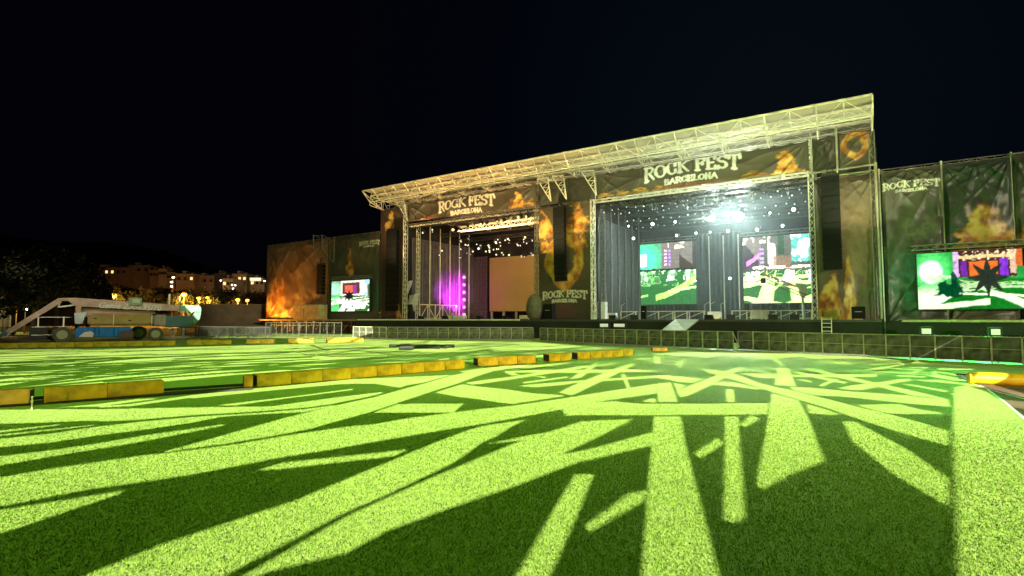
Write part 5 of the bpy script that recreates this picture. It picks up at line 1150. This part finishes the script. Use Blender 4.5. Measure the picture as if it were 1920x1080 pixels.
# trees
LEAF = mat('leaf', (.022, .028, .012), .8); LEAF2 = mat('leaf_dark', (.028, .034, .015), .85); BARK = mat('bark', (.05, .035, .02), .9)
def tree_proto(seed, n=2600, lm=LEAF):
    r = random.Random(seed); root = bpy.data.objects.new('broadleaf_tree', None); col.objects.link(root)
    cl = []; 
    for k in range(22):
        th = r.uniform(0, 6.283); rad = r.uniform(0, .42)*1.0; z = r.uniform(.38, .95); rad *= math.sin(min(1, (1.08-z)/.55)*math.pi/2); cl.append((rad*math.cos(th), rad*math.sin(th), z, r.uniform(.09, .17)))
    V = []; F = []
    for k in range(n):
        c = cl[r.randrange(len(cl))]; d = Vector((r.gauss(0, 1), r.gauss(0, 1), r.gauss(0, .8))).normalized()*c[3]*r.uniform(.55, 1.1); p = Vector(c[:3])+d
        a = Vector((r.gauss(0, 1), r.gauss(0, 1), r.gauss(0, 1))).normalized(); b = a.orthogonal().normalized(); q = a.cross(b); sz = r.uniform(.012, .028); m = len(V)
        V += [p+b*sz, p+q*sz*.7, p-b*sz, p-q*sz*.7]; F.append((m, m+1, m+2, m+3))
    s = MB(); s.add(V, F); s.build('crown', lm, root, world=False)
    s = MB(); s.beam((0, 0, 0), (.01, 0, .4), .05, n=8, w2=.6)
    for c in cl[:9]: s.beam((.01, 0, .36), c[:3], .022, n=5, w2=.3)
    s.build('trunk', BARK, root, world=False); return root
tp = [tree_proto(1, 3600), tree_proto(2, 2600, LEAF2)]; tu = [False, False]
def tree(px, pytop, D, kind, label, grp, wid=1.0):
    o = copy_tree(tp[kind]) if tu[kind] else tp[kind]; tu[kind] = True; p = PD(px, 600, D); zt = PD(px, pytop, D).z; zb = hill_h(px, D)-.1 if D > 170 else -.03
    hgt = (zt-zb)/1.03; o.location = (p.x, p.y, zb); o.scale = (hgt*wid, hgt*wid, hgt); o.rotation_euler = (0, 0, rr.uniform(0, 6.28)); tag(o, label, 'tree', grp)
for i, (px, py, D, wd) in enumerate(((-60, 468, 75, 1.1), (10, 470, 78, 1.2), (62, 462, 84, 1.2), (105, 475, 90, 1.2), (145, 492, 96, 1.2), (165, 515, 100, 1.2), (25, 520, 68, 1.3), (185, 545, 110, 1.3))):
    tree(px, py, D, 0, 'large dark tree of the mass at the left edge, %s from the left' % ordn([0, 1, 3, 4, 5, 6, 2, 7][i]), 'dark trees at the left edge', wd)
for i, px in enumerate(range(190, 520, 22)):
    tree(px, 531+(i*7) % 11+(px-190)*.035, 150+(i*13) % 50, 1, 'dark tree below the hillside buildings, %s from the left' % ordn(i), 'dark trees below the hillside', 1.5)
tp.append(tree_proto(3, 1500, mat('glow_catch_leaf', (.10, .11, .03), .8))); tu.append(False)  # paler leaf, for trees put in to catch the lamp glow
for i, (px, py) in enumerate(((208, 549), (222, 553), (340, 549), (352, 553), (376, 556), (392, 556), (405, 561), (444, 560))):
    tree(px, py, 146, 2, 'small tree added to catch the amber lamp glow, %s from the left' % ordn(i), 'trees added for amber glow', .9)
# street lamps
AMB = mat('amber_lamp', (1, .6, .2), .5, emit=(1, .40, .03), es=3); WHL = mat('white_lamp', (1, 1, 1), .5, emit=(1, .95, .8), es=6)
def street_lamp(px, py, D, m, label, power, colr, hd=.55):
    p = PD(px, py, D); z0 = hill_h(px, D) if D > 170 else 0; root = empty('street_lamp', (p.x, p.y, z0), label, 'street lamp', 'street lamps in the distance')
    s = MB(); s.beam((p.x, p.y, z0), (p.x, p.y, p.z+.1), .18, n=6, w2=.6); s.build('pole', STEELD, root); s = MB(); s.sphere(p+Vector((0, 0, 0)), hd, 8, .7); s.build('lamp_head', m, root)
    if power: lamp('street_glow', 'POINT', p+Vector((0, 0, -1.2))-FH*1.5, power*.55, colr, size=.5)
AO = (1, .45, .06)
street_lamp(214, 554, 140, AMB, 'glowing amber street lamp above the left part of the boom lift', 30000, AO, .7); street_lamp(345, 552, 140, AMB, 'brightest amber street lamp right of the boom lift posts', 26000, AO, .7)
street_lamp(373, 559, 138, AMB, 'amber street lamp just right of the brightest one', 14000, AO, .5); street_lamp(389, 558, 142, AMB, 'small amber street lamp third in the middle cluster', 3500, AO, .4)
street_lamp(393, 564, 136, AMB, 'low amber street lamp at right end of the middle cluster', 3500, AO, .4)
street_lamp(446, 562, 130, AMB, 'amber street lamp above the long wall, left one', 12000, AO, .5); street_lamp(464, 563, 130, AMB, 'amber street lamp above the long wall, right one', 3500, AO, .45)
street_lamp(32, 574, 70, AMB, 'small orange lamp among the trees at the left edge', 500, AO, .25); street_lamp(172, 541, 160, WHL, 'small white lamp at the edge of the dark trees', 0, AO, .4)
street_lamp(48, 580, 72, WHL, 'white lamp near the barriers at the left edge', 60, (1, .95, .8), .25)
for i, (px, py) in enumerate(((435, 534), (441, 535), (437, 541), (414, 526), (496, 527), (250, 547), (258, 549), (301, 552))): street_lamp(px, py, 262, WHL, 'tiny distant lamp on the hillside, %s in a scattered set' % ordn(i), 0, AO, .45 if i < 5 else .3)
mp_ = PD(325, 520, 150); r0 = empty('lamp_mast', (mp_.x, mp_.y, 0), 'tall mast with three small lamps before the hillside', 'mast'); s = MB(); s.beam((mp_.x, mp_.y, 0), (mp_.x, mp_.y, mp_.z), .4, n=6, w2=.6); s.build('pole', mat('mast_paint', (.16, .10, .06), .6), r0)
for dx, py in ((0, 520), (-3, 529), (-3, 537)):
    p = PD(325+dx, py, 150); s = MB(); s.sphere(p, .4, 8, .6); s.beam(p, (mp_.x, mp_.y, p.z), .1); s.build('lamp_head', WHL, r0)
